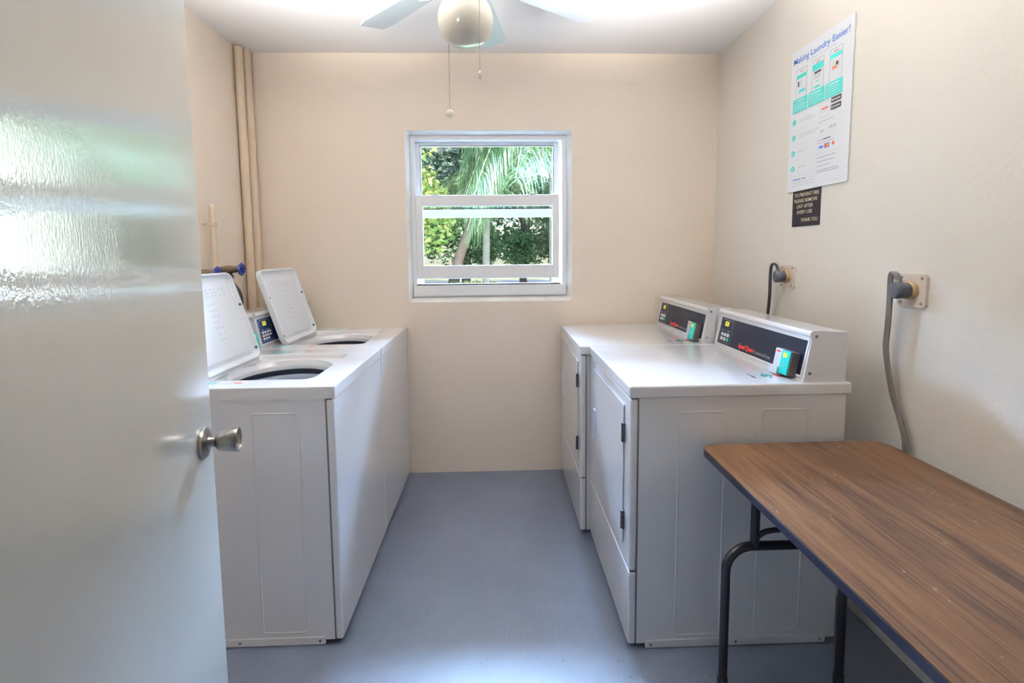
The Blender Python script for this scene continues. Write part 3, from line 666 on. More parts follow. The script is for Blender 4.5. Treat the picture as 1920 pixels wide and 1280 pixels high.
# ------------------------------------------------------------------ folding table
def make_table():
    tx0, tx1, ty0, ty1, zt = 0.660, 1.282, 0.285, 1.500, 0.740
    root = empty('folding_table', ((tx0 + tx1) / 2, (ty0 + ty1) / 2, 0)); c = Vector(root.location)
    f = lambda a, b, h: Vector((a - c.x, b - c.y, h))
    bm = NB(); prism(bm, rrect(tx0 + 0.003, ty0 + 0.003, tx1 - 0.003, ty1 - 0.003, 0.050, 10), f, zt - 0.003, zt, 0.001); obj('tabletop', bm, M_wood, root)
    bm = NB(); prism(bm, rrect(tx0, ty0, tx1, ty1, 0.053, 10), f, zt - 0.022, zt - 0.0025, 0.004); obj('edge_trim', bm, M_trim, root)
    for yl, sgn in ((1.365, -1), (0.42, 1)):
        x0, x1, zb, r = 0.697, 1.073, 0.468, 0.078; xm = (x0 + x1) / 2; T = 0.0135
        def arcpts(cx_, a0, a1): return [f(cx_ + r * math.cos(math.radians(a0 + (a1 - a0) * k / 10)), yl, zb - r + r * math.sin(math.radians(a0 + (a1 - a0) * k / 10))) for k in range(11)]
        for s in (-1, 1):
            xx = x0 if s < 0 else x1
            pts = [f(xx - (xx - xx) , yl, 0.018)] + ([*arcpts(x0 + r, 180, 90)] if s < 0 else [*arcpts(x1 - r, 0, 90)]) + [f(xm, yl, zb)]
            leg = obj('leg', tube(NB(), pts, T, 14), M_leg, root)
            obj('foot_cap', lathe(NB(), [(0.0, 0.0), (0.016, 0.0), (0.0165, 0.003), (0.0155, 0.032), (0.0, 0.032)], 16, f(xx, yl, 0.0)), M_rub, leg)
            up_x = xx + (-s) * 0.088
            obj('upright', tube(NB(), [f(up_x, yl, zb - 0.004), f(up_x, yl, zt - 0.02)], T, 14), M_leg, root)
            obj('brace', tube(NB(), smooth_path([f(up_x + (-s) * 0.006, yl, zb + 0.030), f(up_x - s * 0.030, yl - sgn * -0.01, zb + 0.052), f(xm - s * -0.02, yl + sgn * 0.015, zb + 0.060), f(xm, yl + sgn * 0.03, zb + 0.062)], 6), 0.008, 10), M_leg, root)
        obj('fold_strut', tube(NB(), [f(xm, yl + sgn * 0.03, zb + 0.062), f(xm, yl + sgn * 0.26, zt - 0.03)], 0.008, 10), M_leg, root)
        bm = NB(); box(bm, x0 + 0.07 - c.x, yl - 0.02 - c.y, zt - 0.027, x1 - 0.07 - c.x, yl + 0.02 - c.y, zt - 0.021, 0.001); obj('mounting_plate', bm, M_leg, root)
    return tag(root, 'brown woodgrain folding table with black edge and black tube legs, beside the dryer', 'table')
make_table()

# ------------------------------------------------------------------ ceiling fan
def make_fan():
    c = Vector((-0.100, 1.722, 0)); root = empty('ceiling_fan', (c.x, c.y, ZC)); Z = lambda z: z - ZC
    obj('canopy', lathe(NB(), [(0.0, Z(ZC)), (0.085, Z(ZC)), (0.082, Z(2.515)), (0.055, Z(2.495)), (0.0, Z(2.495))], 40), M_fanb, root)
    obj('motor_housing', lathe(NB(), [(0.0, Z(2.505)), (0.06, Z(2.50)), (0.118, Z(2.485)), (0.128, Z(2.455)), (0.128, Z(2.405)), (0.110, Z(2.385)), (0.060, Z(2.378)), (0.0, Z(2.378))], 48), M_fanb, root)
    sh = obj('switch_housing', lathe(NB(), [(0.0, Z(2.38)), (0.052, Z(2.378)), (0.055, Z(2.335)), (0.062, Z(2.315)), (0.064, Z(2.283)), (0.058, Z(2.270)), (0.0, Z(2.27))], 40), M_fanb, root)
    prof = [(0.0, Z(2.098))]
    for k in range(1, 22):
        a = -PI / 2 + (PI * 0.83) * k / 21; prof.append((0.0975 * math.cos(a) ** 0.92 if math.cos(a) > 0 else 0.0, Z(2.186) + 0.088 * math.sin(a)))
    prof += [(0.052, Z(2.272)), (0.050, Z(2.282))]
    obj('globe_shade', lathe(NB(), prof, 56), M_globe, root)
    for k in range(3):
        a = math.radians(60 + 120 * k); bm = NB(); lathe(bm, [(0.0, 0.0), (0.005, 0.0), (0.005, 0.01), (0.0, 0.012)], 12, (0, 0, 0), axis='X')
        for v in bm.verts: v.co = Matrix.Rotation(a, 4, 'Z') @ (v.co + Vector((0.062, 0, Z(2.29))))
        obj('globe_screw', bm, M_metal, sh)
    R0, R1 = 0.185, 0.595
    for ang in (29, 81, 136, 205, 262, 322):
        A = Matrix.Rotation(math.radians(ang), 4, 'Z') @ Matrix.Translation((0, 0, Z(2.352))) @ Matrix.Rotation(math.radians(-11), 4, 'X')
        out = []
        n = 10
        for k in range(n + 1): out.append((R0 + (R1 - 0.05 - R0) * k / n, 0.050 + 0.018 * k / n))
        for k in range(1, 9):
            t = k / 9; out.append((R1 - 0.05 + 0.05 * math.sin(t * PI / 2) , 0.068 - 0.016 * t))
        out2 = [(x, -y) for x, y in reversed(out)]
        bm = NB(); prism(bm, out + out2, lambda a, b, h: A @ Vector((a, b, h)), -0.003, 0.003, 0.001)
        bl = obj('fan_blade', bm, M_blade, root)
        B = Matrix.Rotation(math.radians(ang), 4, 'Z') @ Matrix.Translation((0, 0, Z(2.352)))
        bm = NB(); prism(bm, [(0.10, 0.016), (0.17, 0.012), (0.20, 0.034), (0.245, 0.030), (0.262, 0.0), (0.245, -0.030), (0.20, -0.034), (0.17, -0.012), (0.10, -0.016)], lambda a, b, h: (B if a < 0.18 else A) @ Vector((a, b, h + (0.026 - (a - 0.1) * 0.37 if a < 0.18 else 0))), -0.0095, -0.004)
        ir = obj('blade_iron', bm, M_fanb, root)
    def chain(p0, pts, name_end, bead=0.0016):
        bm = NB(); P = smooth_path(pts, 4); tube(bm, P, 0.0006, 5)
        total = sum((P[i + 1] - P[i]).length for i in range(len(P) - 1)); n = int(total / 0.0046); 
        acc = []; i = 0; d = 0.0
        for k in range(n):
            t = k * 0.0046
            while i < len(P) - 2 and d + (P[i + 1] - P[i]).length < t: d += (P[i + 1] - P[i]).length; i += 1
            q = P[i] + (P[i + 1] - P[i]).normalized() * (t - d)
            bmesh.ops.create_icosphere(bm, subdivisions=1, radius=bead, matrix=Matrix.Translation(q))
        return obj('pull_chain', bm, M_chain, root)
    c1 = chain(None, [Vector((-0.061, 0.045, Z(2.30))), Vector((-0.0645, 0.052, Z(2.27))), Vector((-0.066, 0.055, Z(2.20))), Vector((-0.066, 0.053, Z(1.90)))], 'fob')
    bm = NB(); lathe(bm, [(0.0, -0.004), (0.010, -0.0035), (0.0155, 0.0), (0.010, 0.0035), (0.0, 0.004)], 24, (-0.066, 0.053, Z(1.887)), axis='Y', M=Matrix.Diagonal((1, 0.8, 1, 1))); obj('pull_fob', bm, M_fob, c1)
    c2 = chain(None, [Vector((0.046, -0.040, Z(2.30))), Vector((0.052, -0.060, Z(2.285))), Vector((0.053, -0.096, Z(2.235))), Vector((0.052, -0.112, Z(2.19))), Vector((0.0505, -0.113, Z(1.975)))], 'weight')
    bm = NB(); lathe(bm, [(0.0, 0.008), (0.003, 0.007), (0.0045, 0.002), (0.0045, -0.012), (0.003, -0.017), (0.0, -0.018)], 16, (0.0505, -0.113, Z(1.967))); obj('pull_weight', bm, M_knob, c2)
    return tag(root, 'white ceiling fan with cream globe light and two pull chains', 'ceiling fan')
make_fan()

# ------------------------------------------------------------------ things on the right wall
def wall_r(y_left, z0):
    return lambda a, b, h: Vector((-h, -a, b))     # a to the viewer's right, b up, h out of the wall
def make_poster():
    w, h = 0.374, 0.616; root = empty('laundry_poster', (XR, 2.162, 1.640)); f = wall_r(0, 0)
    def Q(name, items, m, par, t=0.0, th=0.0004, r=0.0015):
        bm = NB()
        for (a0, b0, a1, b1) in items: prism(bm, rrect(a0 * w, b0 * h, a1 * w, b1 * h, min(r, (a1 - a0) * w * 0.45, (b1 - b0) * h * 0.45), 3), f, 0.0065 + t, 0.0065 + t + th)
        return obj(name, bm, m, par)
    bm = NB(); prism(bm, rrect(0, 0, w, h, 0.004, 4), f, 0.001, 0.0065, 0.001); board = obj('poster_board', bm, M_poster, root)
    bm = NB(); text_bm(bm, 'Making Laundry Easier!', f, 0.026, 0.045 * w, 0.905 * h, 0.90 * w, 0.0066, bold=0.012); obj('poster_title', bm, M_pblue, root)
    bm = NB()
    for a in range(9): prism(bm, rrect((0.27 + a * 0.055) * w, 0.876 * h, (0.27 + a * 0.055 + (0.048 if a % 3 else 0.03)) * w, 0.885 * h, 0.001, 2), f, 0.0065, 0.0068)
    obj('subtitle_line', bm, M_plight, root)
    for i, (a, wd) in enumerate(((0.105, 0.19), (0.385, 0.19), (0.665, 0.19))):
        a1 = a + wd
        ph = Q('phone_picture', [(a, 0.655, a1, 0.858)], M_pgrey, root, 0, 0.0003, 0.004)
        Q('phone_screen', [(a + 0.008, 0.655, a1 - 0.008, 0.853)], M_poster, ph, 0.0003, 0.0002, 0.003)
        if i == 0: Q('screen_header', [(a + 0.008, 0.792, a1 - 0.008, 0.818)], M_pteal, ph, 0.0006); Q('screen_button', [(a + 0.05, 0.692, a1 - 0.03, 0.712)], M_pteal, ph, 0.0006, r=0.003); Q('screen_picture', [(a + 0.03, 0.735, a + 0.055, 0.775)], M_pdark, ph, 0.0006, r=0.004); Q('screen_picture', [(a + 0.06, 0.73, a + 0.11, 0.776)], M_ppale, ph, 0.0006, r=0.004)
        if i == 1: Q('screen_header', [(a + 0.008, 0.785, a1 - 0.008, 0.828)], M_pteal, ph, 0.0006); Q('screen_picture', [(a + 0.04, 0.762, a1 - 0.04, 0.777)], M_pdark, ph, 0.0006); Q('screen_text', [(a + 0.04, 0.750 - k * 0.010, a1 - 0.05, 0.754 - k * 0.010) for k in range(3)], M_pgrey, ph, 0.0006, r=0.0005); Q('screen_button', [(a + 0.06, 0.708, a1 - 0.07, 0.714), (a + 0.04, 0.668, a1 - 0.05, 0.680)], M_pteal, ph, 0.0006)
        if i == 2: Q('screen_header', [(a + 0.008, 0.798, a1 - 0.008, 0.824)], M_pteal, ph, 0.0006); Q('screen_picture', [(a + 0.03, 0.720, a1 - 0.03, 0.778)], M_ppale, ph, 0.0006, r=0.006); Q('screen_picture', [(a + 0.045, 0.728, a + 0.11, 0.746)], M_pred, ph, 0.0009, r=0.004); Q('screen_picture', [(a + 0.10, 0.745, a + 0.135, 0.768)], M_pdark, ph, 0.0009, r=0.003)
        Q('screen_logo', [(a + 0.06, 0.834, a1 - 0.06, 0.840)], M_pred, ph, 0.0006)
        tb = Q('teal_caption', [(a - 0.045, 0.560, a1 + 0.02, 0.655)], M_pteal, root, 0.0008)
        Q('caption_text', [(a + 0.0, 0.634, a1 - 0.03, 0.642)] + [(a - 0.025, 0.618 - k * 0.0145, a1 - (0.0 if k % 2 else 0.03), 0.622 - k * 0.0145) for k in range(4)], M_poster, tb, 0.0013, r=0.0005)
    for k, t in enumerate((0.495, 0.385, 0.275, 0.165)):
        bm = NB(); ca, cb = 0.095 * w, t * h; prism(bm, [(ca + 0.0125 * math.cos(2 * PI * q / 28), cb + 0.0125 * math.sin(2 * PI * q / 28)) for q in range(28)], f, 0.0065, 0.007)
        cc = obj('number_disc', bm, M_pteal, root)
        bm = NB(); text_bm(bm, '1234'[k], f, 0.013, 0.095 * w, t * h - 0.0065, None, 0.0071, align='CENTER', bold=0.02); obj('disc_number', bm, M_poster, cc)
    Q('step_text', [(0.18, 0.497, 0.40, 0.503), (0.18, 0.483, 0.46, 0.489), (0.18, 0.391, 0.54, 0.397), (0.18, 0.376, 0.50, 0.382), (0.18, 0.275, 0.34, 0.281), (0.18, 0.165, 0.34, 0.171)], M_plight, root, r=0.0008)
    Q('divider_line', [(0.07, t, 0.94, t + 0.0014) for t in (0.437, 0.329, 0.219)] + [(0.07, 0.108, 0.5, 0.1095), (0.545, 0.345, 0.546, 0.408), (0.545, 0.408, 0.90, 0.4093), (0.90, 0.345, 0.901, 0.409)], M_plight, root, r=0.0002)
    ic = Q('app_icon', [(0.545, 0.452, 0.70, 0.548)], M_plight, root, 0, 0.0003, 0.006); Q('icon_face', [(0.553, 0.457, 0.692, 0.543)], M_poster, ic, 0.0003, 0.0002, 0.005); Q('icon_logo', [(0.575, 0.500, 0.67, 0.512)], M_pred, ic, 0.0006); Q('icon_text', [(0.59, 0.482, 0.66, 0.486)], M_plight, ic, 0.0006)
    for t in (0.520, 0.475):
        bd = Q('store_badge', [(0.715, t, 0.865, t + 0.034)], M_pdark, root, 0, 0.0005, 0.002); Q('badge_print', [(0.727, t + 0.010, 0.745, t + 0.024), (0.755, t + 0.012, 0.85, t + 0.020)], M_plight, bd, 0.0006, r=0.0008)
    for _q in [(0.53, 0.424, 0.76, 0.428), (0.53, 0.304, 0.60, 0.309), (0.53, 0.286, 0.78, 0.290)] + [(0.53, t, e, t + 0.005) for t, e in ((0.190, 0.82), (0.163, 0.80), (0.134, 0.74), (0.106, 0.86), (0.093, 0.88))] + [(0.52, t, 0.524, t + 0.005) for t in (0.424, 0.304, 0.286, 0.190, 0.163, 0.134, 0.106)]: Q('bullet_text', [_q], M_pgrey, root, r=0.0006)
    Q('bold_text', [(0.61, 0.304, 0.73, 0.310)], M_pdark, root, r=0.0006)
    bm = NB()
    for (x, y, strokes) in ((0.57, 0.352, [[(0, .5), (.4, 1), (.4, 0)], [(.6, 0), (.9, .8), (1.3, .8)], [(1.5, .2), (1.9, .9), (2.0, .3)]]), (0.70, 0.362, [[(0, 0), (.3, .9), (.6, .2)], [(.9, .5), (1.5, .5)], [(1.2, .9), (1.2, .1)], [(1.8, .9), (1.7, .5), (2.3, .5), (2.2, 0), (1.7, 0)], [(2.6, .9), (3.2, .8), (2.8, .5), (3.2, .3), (2.6, 0)], [(3.6, .8), (4.2, .9), (3.6, 0), (4.3, .05)]])):
        for s_ in strokes: tube(bm, [f(x * w + a * 0.009, y * h + b * 0.013, 0.0068) for a, b in s_], 0.0008, 4)
    obj('handwritten_code', bm, M_pgrey, root)
    l1 = Q('payment_logos', [(0.555, 0.252, 0.615, 0.268)], M_pblue, root); Q('payment_logos', [(0.635, 0.246, 0.715, 0.276)], M_pblue, root)
    for (a, b, m) in ((0.665, 0.261, M_pred), (0.69, 0.261, M_por), (0.775, 0.262, M_pred)):
        bm = NB(); prism(bm, [(a * w + 0.0075 * math.cos(2 * PI * q / 20), b * h + 0.0075 * math.sin(2 * PI * q / 20)) for q in range(20)], f, 0.0071, 0.0074); obj('payment_disc', bm, m, root)
    Q('footer_text', [(0.11, 0.079, 0.25, 0.086), (0.28, 0.079, 0.34, 0.085)], M_pblue, root, r=0.0006)
    Q('footer_note', [(0.36, 0.080, 0.50, 0.084), (0.09, 0.058, 0.50, 0.062), (0.09, 0.038, 0.50, 0.042), (0.72, 0.025, 0.90, 0.028)], M_plight, root, r=0.0005)
    return tag(root, 'tall white laundry instruction poster with teal panels, on the right wall', 'poster')
make_poster()

def make_plaque():
    y0, z0, w, h = 2.122, 1.483, 0.184, 0.162; root = empty('warning_plaque', (XR, y0, z0)); f = wall_r(0, 0)
    bm = NB(); prism(bm, rrect(0, 0, w, h, 0.003, 3), f, 0.0, 0.003, 0.0006); obj('plaque_plate', bm, M_sign, root)
    bm = NB()
    for s, b, a, wd in (('TO PREVENT FIRE', 0.130, 0.094, 0.162), ('PLEASE REMOVE', 0.105, 0.090, 0.150), ('LINT AFTER', 0.080, 0.086, 0.108), ('EVERY USE', 0.055, 0.086, 0.100)):
        text_bm(bm, s, f, 0.0155, a, b, wd, 0.0032, align='CENTER', bold=0.012)
    text_bm(bm, 'THANK YOU', f, 0.0155, 0.172, 0.020, 0.108, 0.0032, align='RIGHT', bold=0.012)
    obj('plaque_lettering', bm, M_gold, root)
    return tag(root, 'small black plaque with gold capitals asking to remove lint, under the poster', 'sign')
make_plaque()

def make_outlet(y, z, label):
    root = empty('wall_outlet', (XR, y, z)); f = wall_r(0, 0)
    bm = NB(); prism(bm, rrect(-0.052, -0.053, 0.052, 0.053, 0.010, 5), f, 0.0, 0.010, 0.003); pl = obj('cover_plate', bm, M_plate, root)
    for a, b in ((-0.038, 0.040), (0.038, 0.040), (-0.038, -0.040), (0.038, -0.040)):
        obj('screw', lathe(NB(), [(0.0, 0.003), (0.005, 0.002), (0.0055, 0.0)], 12, f(a, b, 0.0098), axis='X', M=Matrix.Scale(-1, 4)), M_recept, pl)
    obj('receptacle', lathe(NB(), [(0.029, 0.0), (0.029, 0.014), (0.026, 0.017), (0.0, 0.017)], 32, f(0, 0, 0.008), axis='X', M=Matrix.Scale(-1, 4)), M_recept, root)
    return tag(root, label, 'outlet', 'dryer outlets on the right wall')
make_outlet(1.476, 1.246, 'ivory square outlet plate with brown receptacle, above the table end, nearest of two')
make_outlet(2.133, 1.258, 'ivory square outlet plate beyond the poster, far one, above the dryers')

def make_cord(y, z, pts, m, label, rr):
    root = empty('dryer_power_cord', (XR, y, z)); f = wall_r(0, 0)
    bm = NB(); rings = []
    for h, ra, rb in ((0.026, 0.0235, 0.0235), (0.034, 0.0255, 0.0255), (0.050, 0.0255, 0.0265), (0.060, 0.022, 0.027), (0.066, 0.0165, 0.026), (0.068, 0.013, 0.023)):
        rings.append([f(ra * math.cos(2 * PI * k / 24), rb * math.sin(2 * PI * k / 24), h) for k in range(24)])
    ring_surface(bm, rings, True, True, True); obj('plug', bm, M_plug, root)
    P = [Vector(p) - Vector((XR, y, z)) for p in pts]
    bm = NB(); Q = smooth_path(P, 8)
    for o in (-1, 0, 1): tube(bm, [q + Vector((0, o * rr * 1.35, 0)) for q in Q], rr, 8)
    obj('flat_cable', bm, m, root)
    bm = NB(); tube(bm, [f(-0.002, 0.018, 0.050), f(-0.002, 0.034, 0.052)], 0.010, 12); obj('strain_relief', bm, M_metal, root)
    return tag(root, label, 'power cord', 'dryer power cords on the right wall')
make_cord(1.476, 1.246, [(1.291, 1.476, 1.272), (1.288, 1.482, 1.296), (1.290, 1.500, 1.303), (1.296, 1.514, 1.283), (1.300, 1.518, 1.215), (1.302, 1.522, 1.125), (1.304, 1.527, 1.051), (1.308, 1.518, 0.980), (1.312, 1.498, 0.895), (1.316, 1.467, 0.816), (1.318, 1.445, 0.74), (1.318, 1.44, 0.60), (1.315, 1.50, 0.40), (1.30, 1.62, 0.25), (1.24, 1.70, 0.20)], M_cord, 'thick grey flat cord and plug hanging down behind the table', 0.0046)
make_cord(2.133, 1.258, [(1.291, 2.133, 1.284), (1.290, 2.142, 1.308), (1.292, 2.172, 1.317), (1.298, 2.200, 1.300), (1.302, 2.211, 1.250), (1.303, 2.213, 1.173), (1.303, 2.220, 1.090), (1.300, 2.24, 0.9), (1.30, 2.30, 0.5), (1.29, 2.36, 0.25), (1.235, 2.40, 0.2)], M_cord_b, 'black flat cord and grey plug dropping behind the two dryer consoles', 0.0042)

# ------------------------------------------------------------------ pipes and valves on the left
def pipe(name, x, y, z0, z1, r, label, parent=None):
    bm = NB(); tube(bm, [(0, 0, 0), (0, 0, (z1 - z0) * 0.25), (0.001, 0, (z1 - z0) * 0.5), (0, 0, z1 - z0)], r, 20)
    o = obj(name, bm, M_pipe); o.location = (x, y, z0); return tag(o, label, 'pipe')
pipe('drain_pipe', XL + 0.034, YB - 0.036, 0.0, ZC, 0.0275, 'wide beige painted pipe running floor to ceiling in the back left corner')
pipe('water_pipe', XL + 0.026, YB - 0.100, 0.0, ZC - 0.012, 0.0225, 'thinner beige painted pipe beside the wide one in the back left corner')
def wheel(bm, c, r=0.027):
    """handwheel lying in the y-z plane"""
    pts = []
    n = 40
    for k in range(n + 1):
        a = 2 * PI * k / n; rr = r + 0.0022 * math.cos(8 * a); pts.append(Vector(c) + Vector((0, rr * math.cos(a), rr * math.sin(a))))
    tube(bm, pts, 0.0048, 8, False)
    for k in range(4):
        a = k * PI / 4; d = Vector((0, math.cos(a), math.sin(a))); tube(bm, [Vector(c) - d * r, Vector(c) + d * r], 0.0032, 6)
    lathe(bm, [(0.0, -0.006), (0.007, -0.006), (0.007, 0.006), (0.0, 0.008)], 14, c, axis='X')
def make_supply(y, zpipe_top, label, hose_pts, far):
    root = empty('water_valve', (XL, y, 1.31))
    px = 0.050
    bm = NB(); tube(bm, [(px, 0, -0.004), (px, 0, zpipe_top - 1.31)], 0.0135, 14); bmesh.ops.create_uvsphere(bm, u_segments=14, v_segments=8, radius=0.0135, matrix=Matrix.Translation((px, 0, zpipe_top - 1.31)))
    tube(bm, [(px, 0, 0.018), (px, 0, -0.018)], 0.018, 14)
    rp = obj('riser_pipe', bm, M_pipe, root)
    bm = NB(); box(bm, 0.0, -0.006, 0.222, px + 0.002, 0.006, 0.230, 0.001); box(bm, px - 0.016, -0.016, 0.217, px + 0.016, 0.016, 0.233, 0.003); obj('pipe_clamp', bm, M_pipe, rp)
    bm = NB(); lathe(bm, [(0.0, px + 0.006), (0.011, px + 0.006), (0.011, px + 0.028), (0.016, px + 0.032), (0.016, px + 0.046), (0.020, px + 0.055), (0.020, px + 0.080), (0.0165, px + 0.090), (0.0165, px + 0.104), (0.010, px + 0.110), (0.0075, px + 0.126), (0.0, px + 0.126)], 18, (0, 0, 0), axis='X')
    tube(bm, [(px + 0.068, 0, 0), (px + 0.070, 0, -0.032)], 0.0105, 14)
    vb = obj('valve_body', bm, M_brass, root)
    bm = NB(); wheel(bm, (px + 0.128, 0, 0)); obj('handwheel', bm, M_blue, root)
    bm = NB(); tube(bm, [(px + 0.070, 0, -0.030), (px + 0.072, 0, -0.044)], 0.0175, 8); tube(bm, [(px + 0.072, 0, -0.044), (px + 0.078, 0, -0.072)], 0.0115, 14); hc = obj('hose_coupling', bm, M_metal, root)
    bm = NB(); tube(bm, smooth_path([Vector(p) for p in hose_pts], 8), 0.011, 14); obj('fill_hose', bm, M_rub, root)
    return tag(root, label, 'valve', 'washer water valves on the left wall')
make_supply(2.41, 1.62, 'brass valve with blue handwheel on a capped beige riser, rubber hose hanging from it', [(0.128, 0, -0.068), (0.156, 0, -0.11), (0.166, 0.0, -0.17), (0.146, 0.0, -0.24), (0.118, 0.0, -0.33), (0.098, 0.02, -0.42), (0.085, 0.06, -0.6)], True)
v2 = make_supply(2.205, 1.345, 'lower brass valve, only its blue wheel showing above the nearer open lid', [(0.128, 0, -0.068), (0.138, 0, -0.11), (0.135, 0.0, -0.17), (0.12, 0.0, -0.25), (0.10, -0.02, -0.40), (0.08, -0.06, -0.6)], False)
v2.location.z = 1.298

# ------------------------------------------------------------------ outside: garden seen through the window
rng = random.Random(11)
def leaf_cloud(bm, n, c, rad, size, shell=0.55, aspect=0.5, bumps=None):
    lobes = bumps or [(Vector((0, 0, 0)), 1.0)]
    for _ in range(n):
        lc, lr = lobes[rng.randrange(len(lobes))]
        while True:
            p = Vector((rng.uniform(-1, 1), rng.uniform(-1, 1), rng.uniform(-1, 1)))
            if shell < p.length <= 1: break
        p = Vector((p.x * lr, p.y * lr, p.z * lr)) + lc
        q = Vector((c[0] + p.x * rad[0], c[1] + p.y * rad[1], c[2] + p.z * rad[2]))
        s = size * rng.uniform(0.6, 1.3); d = Vector((rng.gauss(0, 1), rng.gauss(0, 1), rng.gauss(-0.3, 0.7))).normalized()
        e = d.cross(Vector((rng.gauss(0, 1), rng.gauss(0, 1), rng.gauss(0, 1)))).normalized() * s * aspect; d = d * s; nrm = d.cross(e).normalized() * s * 0.12
        v = [bm.verts.new(q - d * 0.5), bm.verts.new(q + e * 0.5 + nrm), bm.verts.new(q + d * 0.6), bm.verts.new(q - e * 0.5 + nrm)]
        bm.faces.new(v)
    return bm
def leafy_tree(loc, trunk_pts, r, crown_c, crown_r, n, size, m, label, lobes=8, group=None, aspect=0.5, shell=0.3):
    root = empty('broadleaf_tree', loc)
    bm = NB(); tube(bm, smooth_path(trunk_pts, 6), r, 12, r_fn=lambda t: r * (1 - 0.55 * t)); tk = obj('trunk', bm, M_bark, root)
    for _ in range(5):
        a = rng.uniform(0, 2 * PI); t0 = Vector(trunk_pts[-1]); t1 = t0 + Vector((math.cos(a) * crown_r[0] * 0.6, math.sin(a) * crown_r[1] * 0.6, rng.uniform(0.2, 0.8) * crown_r[2]))
        obj('branch', tube(NB(), smooth_path([Vector(trunk_pts[-2]).lerp(t0, 0.6), t0.lerp(t1, 0.5) + Vector((0, 0, 0.15)), t1], 5), r * 0.35, 8, r_fn=lambda t: r * 0.4 * (1 - 0.7 * t)), M_bark, tk)
    lb = [(Vector((rng.uniform(-0.65, 0.65), rng.uniform(-0.65, 0.65), rng.uniform(-0.6, 0.65))), rng.uniform(0.28, 0.5)) for _ in range(lobes)]
    bm = NB(); leaf_cloud(bm, n, crown_c, crown_r, size, shell, aspect, lb); obj('crown', bm, m, root, False)
    return tag(root, label, 'tree', group)
def frond(bm_l, bm_s, base, az, length, rise, droop, leaf_len, n=44, hang=0.6, wid=0.010):
    """pinnate palm frond: curved rachis with hanging leaflets"""
    pts = []; d = Vector((math.cos(az), math.sin(az), 0)); K = 16
    for k in range(K + 1):
        t = k / K; pts.append(Vector(base) + d * length * (t - 0.18 * t * t) + Vector((0, 0, rise * t - droop * t * t)))
    tube(bm_s, pts, 0.012, 6, r_fn=lambda t: 0.020 * (1 - 0.8 * t))
    side = Vector((-d.y, d.x, 0))
    for k in range(n):
        t = 0.12 + 0.88 * k / n; i = min(int(t * K), K - 1); p = pts[i].lerp(pts[i + 1], t * K - i); tan = (pts[i + 1] - pts[i]).normalized()
        L = leaf_len * (0.55 + 0.9 * math.sin(PI * min(1, t * 0.9 + 0.08))) * rng.uniform(0.8, 1.15)
        for s in (-1, 1):
            o = (side * s * rng.uniform(0.5, 0.9) + tan * rng.uniform(0.4, 0.8) + Vector((0, 0, rng.uniform(-0.3, 0.25)))).normalized()
            a, b, c, w = p, p + o * L * 0.45, p + o * L * 0.75 + Vector((0, 0, -hang * L * rng.uniform(0.35, 0.7))), tan * wid
            e = p + o * L * 0.85 + Vector((0, 0, -hang * L * rng.uniform(0.9, 1.25)))
            V = [bm_l.verts.new(q) for q in (a - w * 0.4, a + w * 0.4, b + w, b - w, c + w * 0.8, c - w * 0.8, e)]
            bm_l.faces.new((V[0], V[1], V[2], V[3])); bm_l.faces.new((V[3], V[2], V[4], V[5])); bm_l.faces.new((V[5], V[4], V[6]))
def palm(loc, h, lean, r, specs, label, leaf_len=0.42, group=None, hang=0.8, n=46):
    root = empty('palm_tree', loc); top = Vector((lean[0], lean[1], h))
    obj('trunk', tube(NB(), smooth_path([Vector((0, 0, -0.2)), Vector((lean[0] * 0.3, lean[1] * 0.3, h * 0.5)), top], 10), r, 14, r_fn=lambda t: r * (1.15 - 0.3 * t)), M_bark_p, root)
    for (az, L, rise, droop) in specs:
        bl, bs = NB(), NB(); frond(bl, bs, top, math.radians(az), L, rise, droop, leaf_len, n, hang)
        s = obj('frond', bs, M_stem, root); obj('leaflets', bl, M_frond, s, False)
    return tag(root, label, 'palm tree', group)

struct('garden_ground', box(NB(), -40, YB + TH + 0.002, -0.35, 40, 70, -0.15), M_grass)
struct('street', box(NB(), -40, 21.5, -0.149, 40, 27, -0.145), M_road)
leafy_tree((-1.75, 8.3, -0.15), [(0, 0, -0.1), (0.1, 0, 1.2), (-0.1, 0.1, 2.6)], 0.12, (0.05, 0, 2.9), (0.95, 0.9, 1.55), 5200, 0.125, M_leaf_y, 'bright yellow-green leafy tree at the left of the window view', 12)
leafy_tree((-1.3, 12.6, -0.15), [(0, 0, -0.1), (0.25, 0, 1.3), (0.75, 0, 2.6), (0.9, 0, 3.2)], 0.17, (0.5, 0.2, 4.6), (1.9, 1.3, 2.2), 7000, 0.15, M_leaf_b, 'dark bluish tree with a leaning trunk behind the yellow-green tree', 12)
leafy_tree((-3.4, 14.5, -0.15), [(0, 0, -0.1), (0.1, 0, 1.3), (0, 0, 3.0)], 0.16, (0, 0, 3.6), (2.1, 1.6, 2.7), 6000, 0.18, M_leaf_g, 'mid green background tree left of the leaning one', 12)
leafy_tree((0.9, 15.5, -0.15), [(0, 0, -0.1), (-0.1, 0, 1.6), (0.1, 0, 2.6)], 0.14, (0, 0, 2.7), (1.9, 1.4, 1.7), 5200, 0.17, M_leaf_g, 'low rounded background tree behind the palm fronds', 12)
leafy_tree((3.6, 20.5, -0.15), [(0, 0, -0.1), (0.2, 0, 2), (0, 0, 3.0)], 0.2, (0, 0, 3.3), (2.6, 1.8, 2.3), 5000, 0.2, M_leaf_b, 'background tree at the far right of the window view', 10)
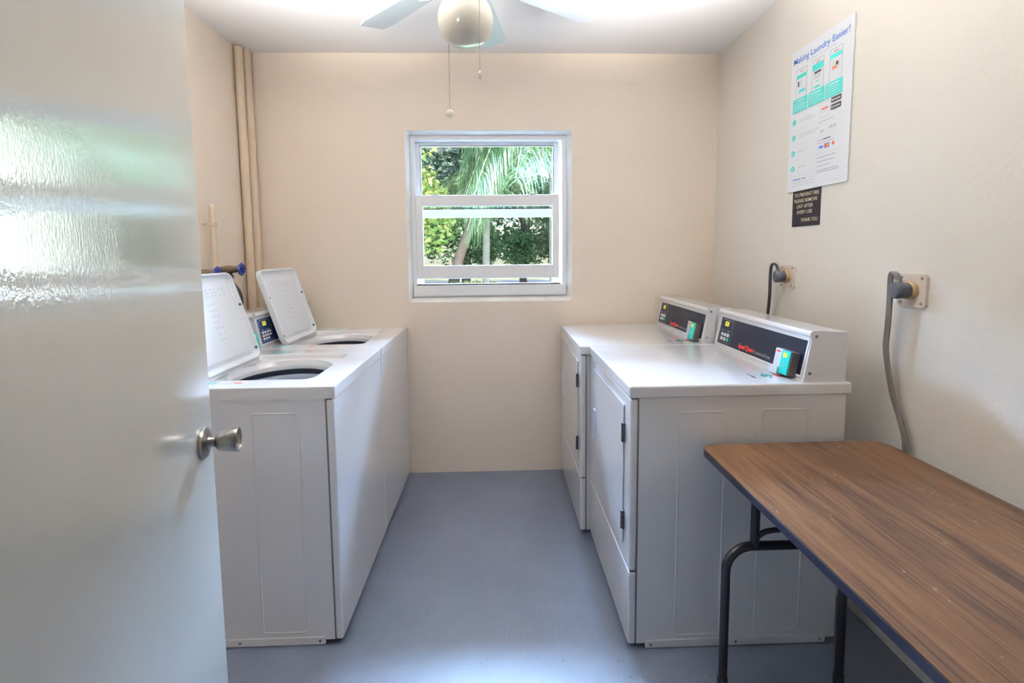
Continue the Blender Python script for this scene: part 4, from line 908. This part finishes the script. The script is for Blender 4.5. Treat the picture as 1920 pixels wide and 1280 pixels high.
bm = NB(); leaf_cloud(bm, 3800, (0, 0, 0.35), (1.7, 0.45, 0.55), 0.15, 0.0, 0.4); hd = obj('garden_shrubs', bm, M_leaf_y, None, False); hd.location = (-0.5, 10.9, -0.15); tag(hd, 'low bright shrubs along the ground beneath the trees', 'shrubs')
palm((0.95, 6.9, -0.15), 3.85, (-0.15, 0.0), 0.12,
     [(180, 1.6, 0.35, 1.5), (196, 1.55, 0.05, 1.6), (165, 1.7, 0.1, 1.7), (212, 1.6, -0.15, 1.5), (150, 1.7, -0.2, 1.5), (232, 1.1, -0.2, 1.2), (188, 1.5, -0.5, 1.5), (172, 1.35, -0.6, 1.4), (255, 1.0, 0.1, 1.3), (130, 1.8, 0.3, 1.2), (90, 1.4, 0.4, 1.3), (60, 1.0, 0.4, 1.3), (340, 0.7, 0.5, 1.0), (285, 0.8, 0.3, 1.2), (205, 1.5, 0.6, 1.3)],
     'feather palm close to the window, long drooping fronds filling the right side', 0.50, None, 0.55, 96)
palm((-0.24, 9.5, -0.15), 2.75, (0.05, 0.0), 0.075,
     [(a, 1.15, r_, d_) for a, r_, d_ in ((180, 0.8, 0.9), (205, 0.5, 1.0), (150, 0.6, 1.0), (0, 0.8, 0.9), (335, 0.4, 1.0), (25, 0.6, 1.0), (270, 0.5, 1.1), (90, 0.6, 1.0), (235, 0.9, 0.8), (300, 0.9, 0.8))],
     'small feather palm with a slim pale trunk in the centre of the window view', 0.36, None, 0.35, 60)
leafy_tree((-1.3, 19.0, -0.15), [(0, 0, -0.1), (0.1, 0, 1.6), (0, 0, 3.0)], 0.2, (0, 0, 3.4), (2.3, 1.6, 3.0), 7000, 0.2, M_leaf_g, 'tall dense tree in the middle of the background', 14)
leafy_tree((-5.6, 20.5, -0.15), [(0, 0, -0.1), (0.1, 0, 1.8), (0, 0, 3.2)], 0.2, (0, 0, 4.2), (2.3, 1.8, 2.6), 6000, 0.22, M_leaf_b, 'background tree at the far left, in front of the far house', 12)
# made-up white building, added to brighten the reflection in the open door
nb = empty('reflection_building', (5.2, 12.2, -0.15))
obj('wall', box(NB(), -3.7, -1.4, 0, 3.6, 1.4, 5.2), M_house_w, nb, False); obj('roof', box(NB(), -3.9, -1.6, 5.2, 3.8, 1.6, 5.4, 0.02), M_roof, nb, False)
tag(nb, 'added white building beyond the palm, brightening the reflection in the glossy door', 'building')
# house far off
def house():
    root = empty('far_house', (-8.4, 30.5, -0.15))
    obj('wall', box(NB(), -4, -2, 0, 3.4, 2, 2.3), M_house, root, False)
    bm = NB(); prism(bm, [(-4.5, 2.3), (3.9, 2.3), (2.4, 3.5), (-3.0, 3.5)], lambda a, b, h: Vector((a, h, b)), -2.4, 2.4); obj('roof', bm, M_roof, root, False)
    wd = obj('window', box(NB(), 0.6, -2.06, 0.9, 2.0, -1.99, 1.9, 0.01), M_alu, root, False); obj('pane', box(NB(), 0.68, -2.075, 0.98, 1.92, -2.061, 1.82), M_panel, wd, False)
    return tag(root, 'low cream house with a grey roof far beyond the street, lower left of the window', 'house')
house()
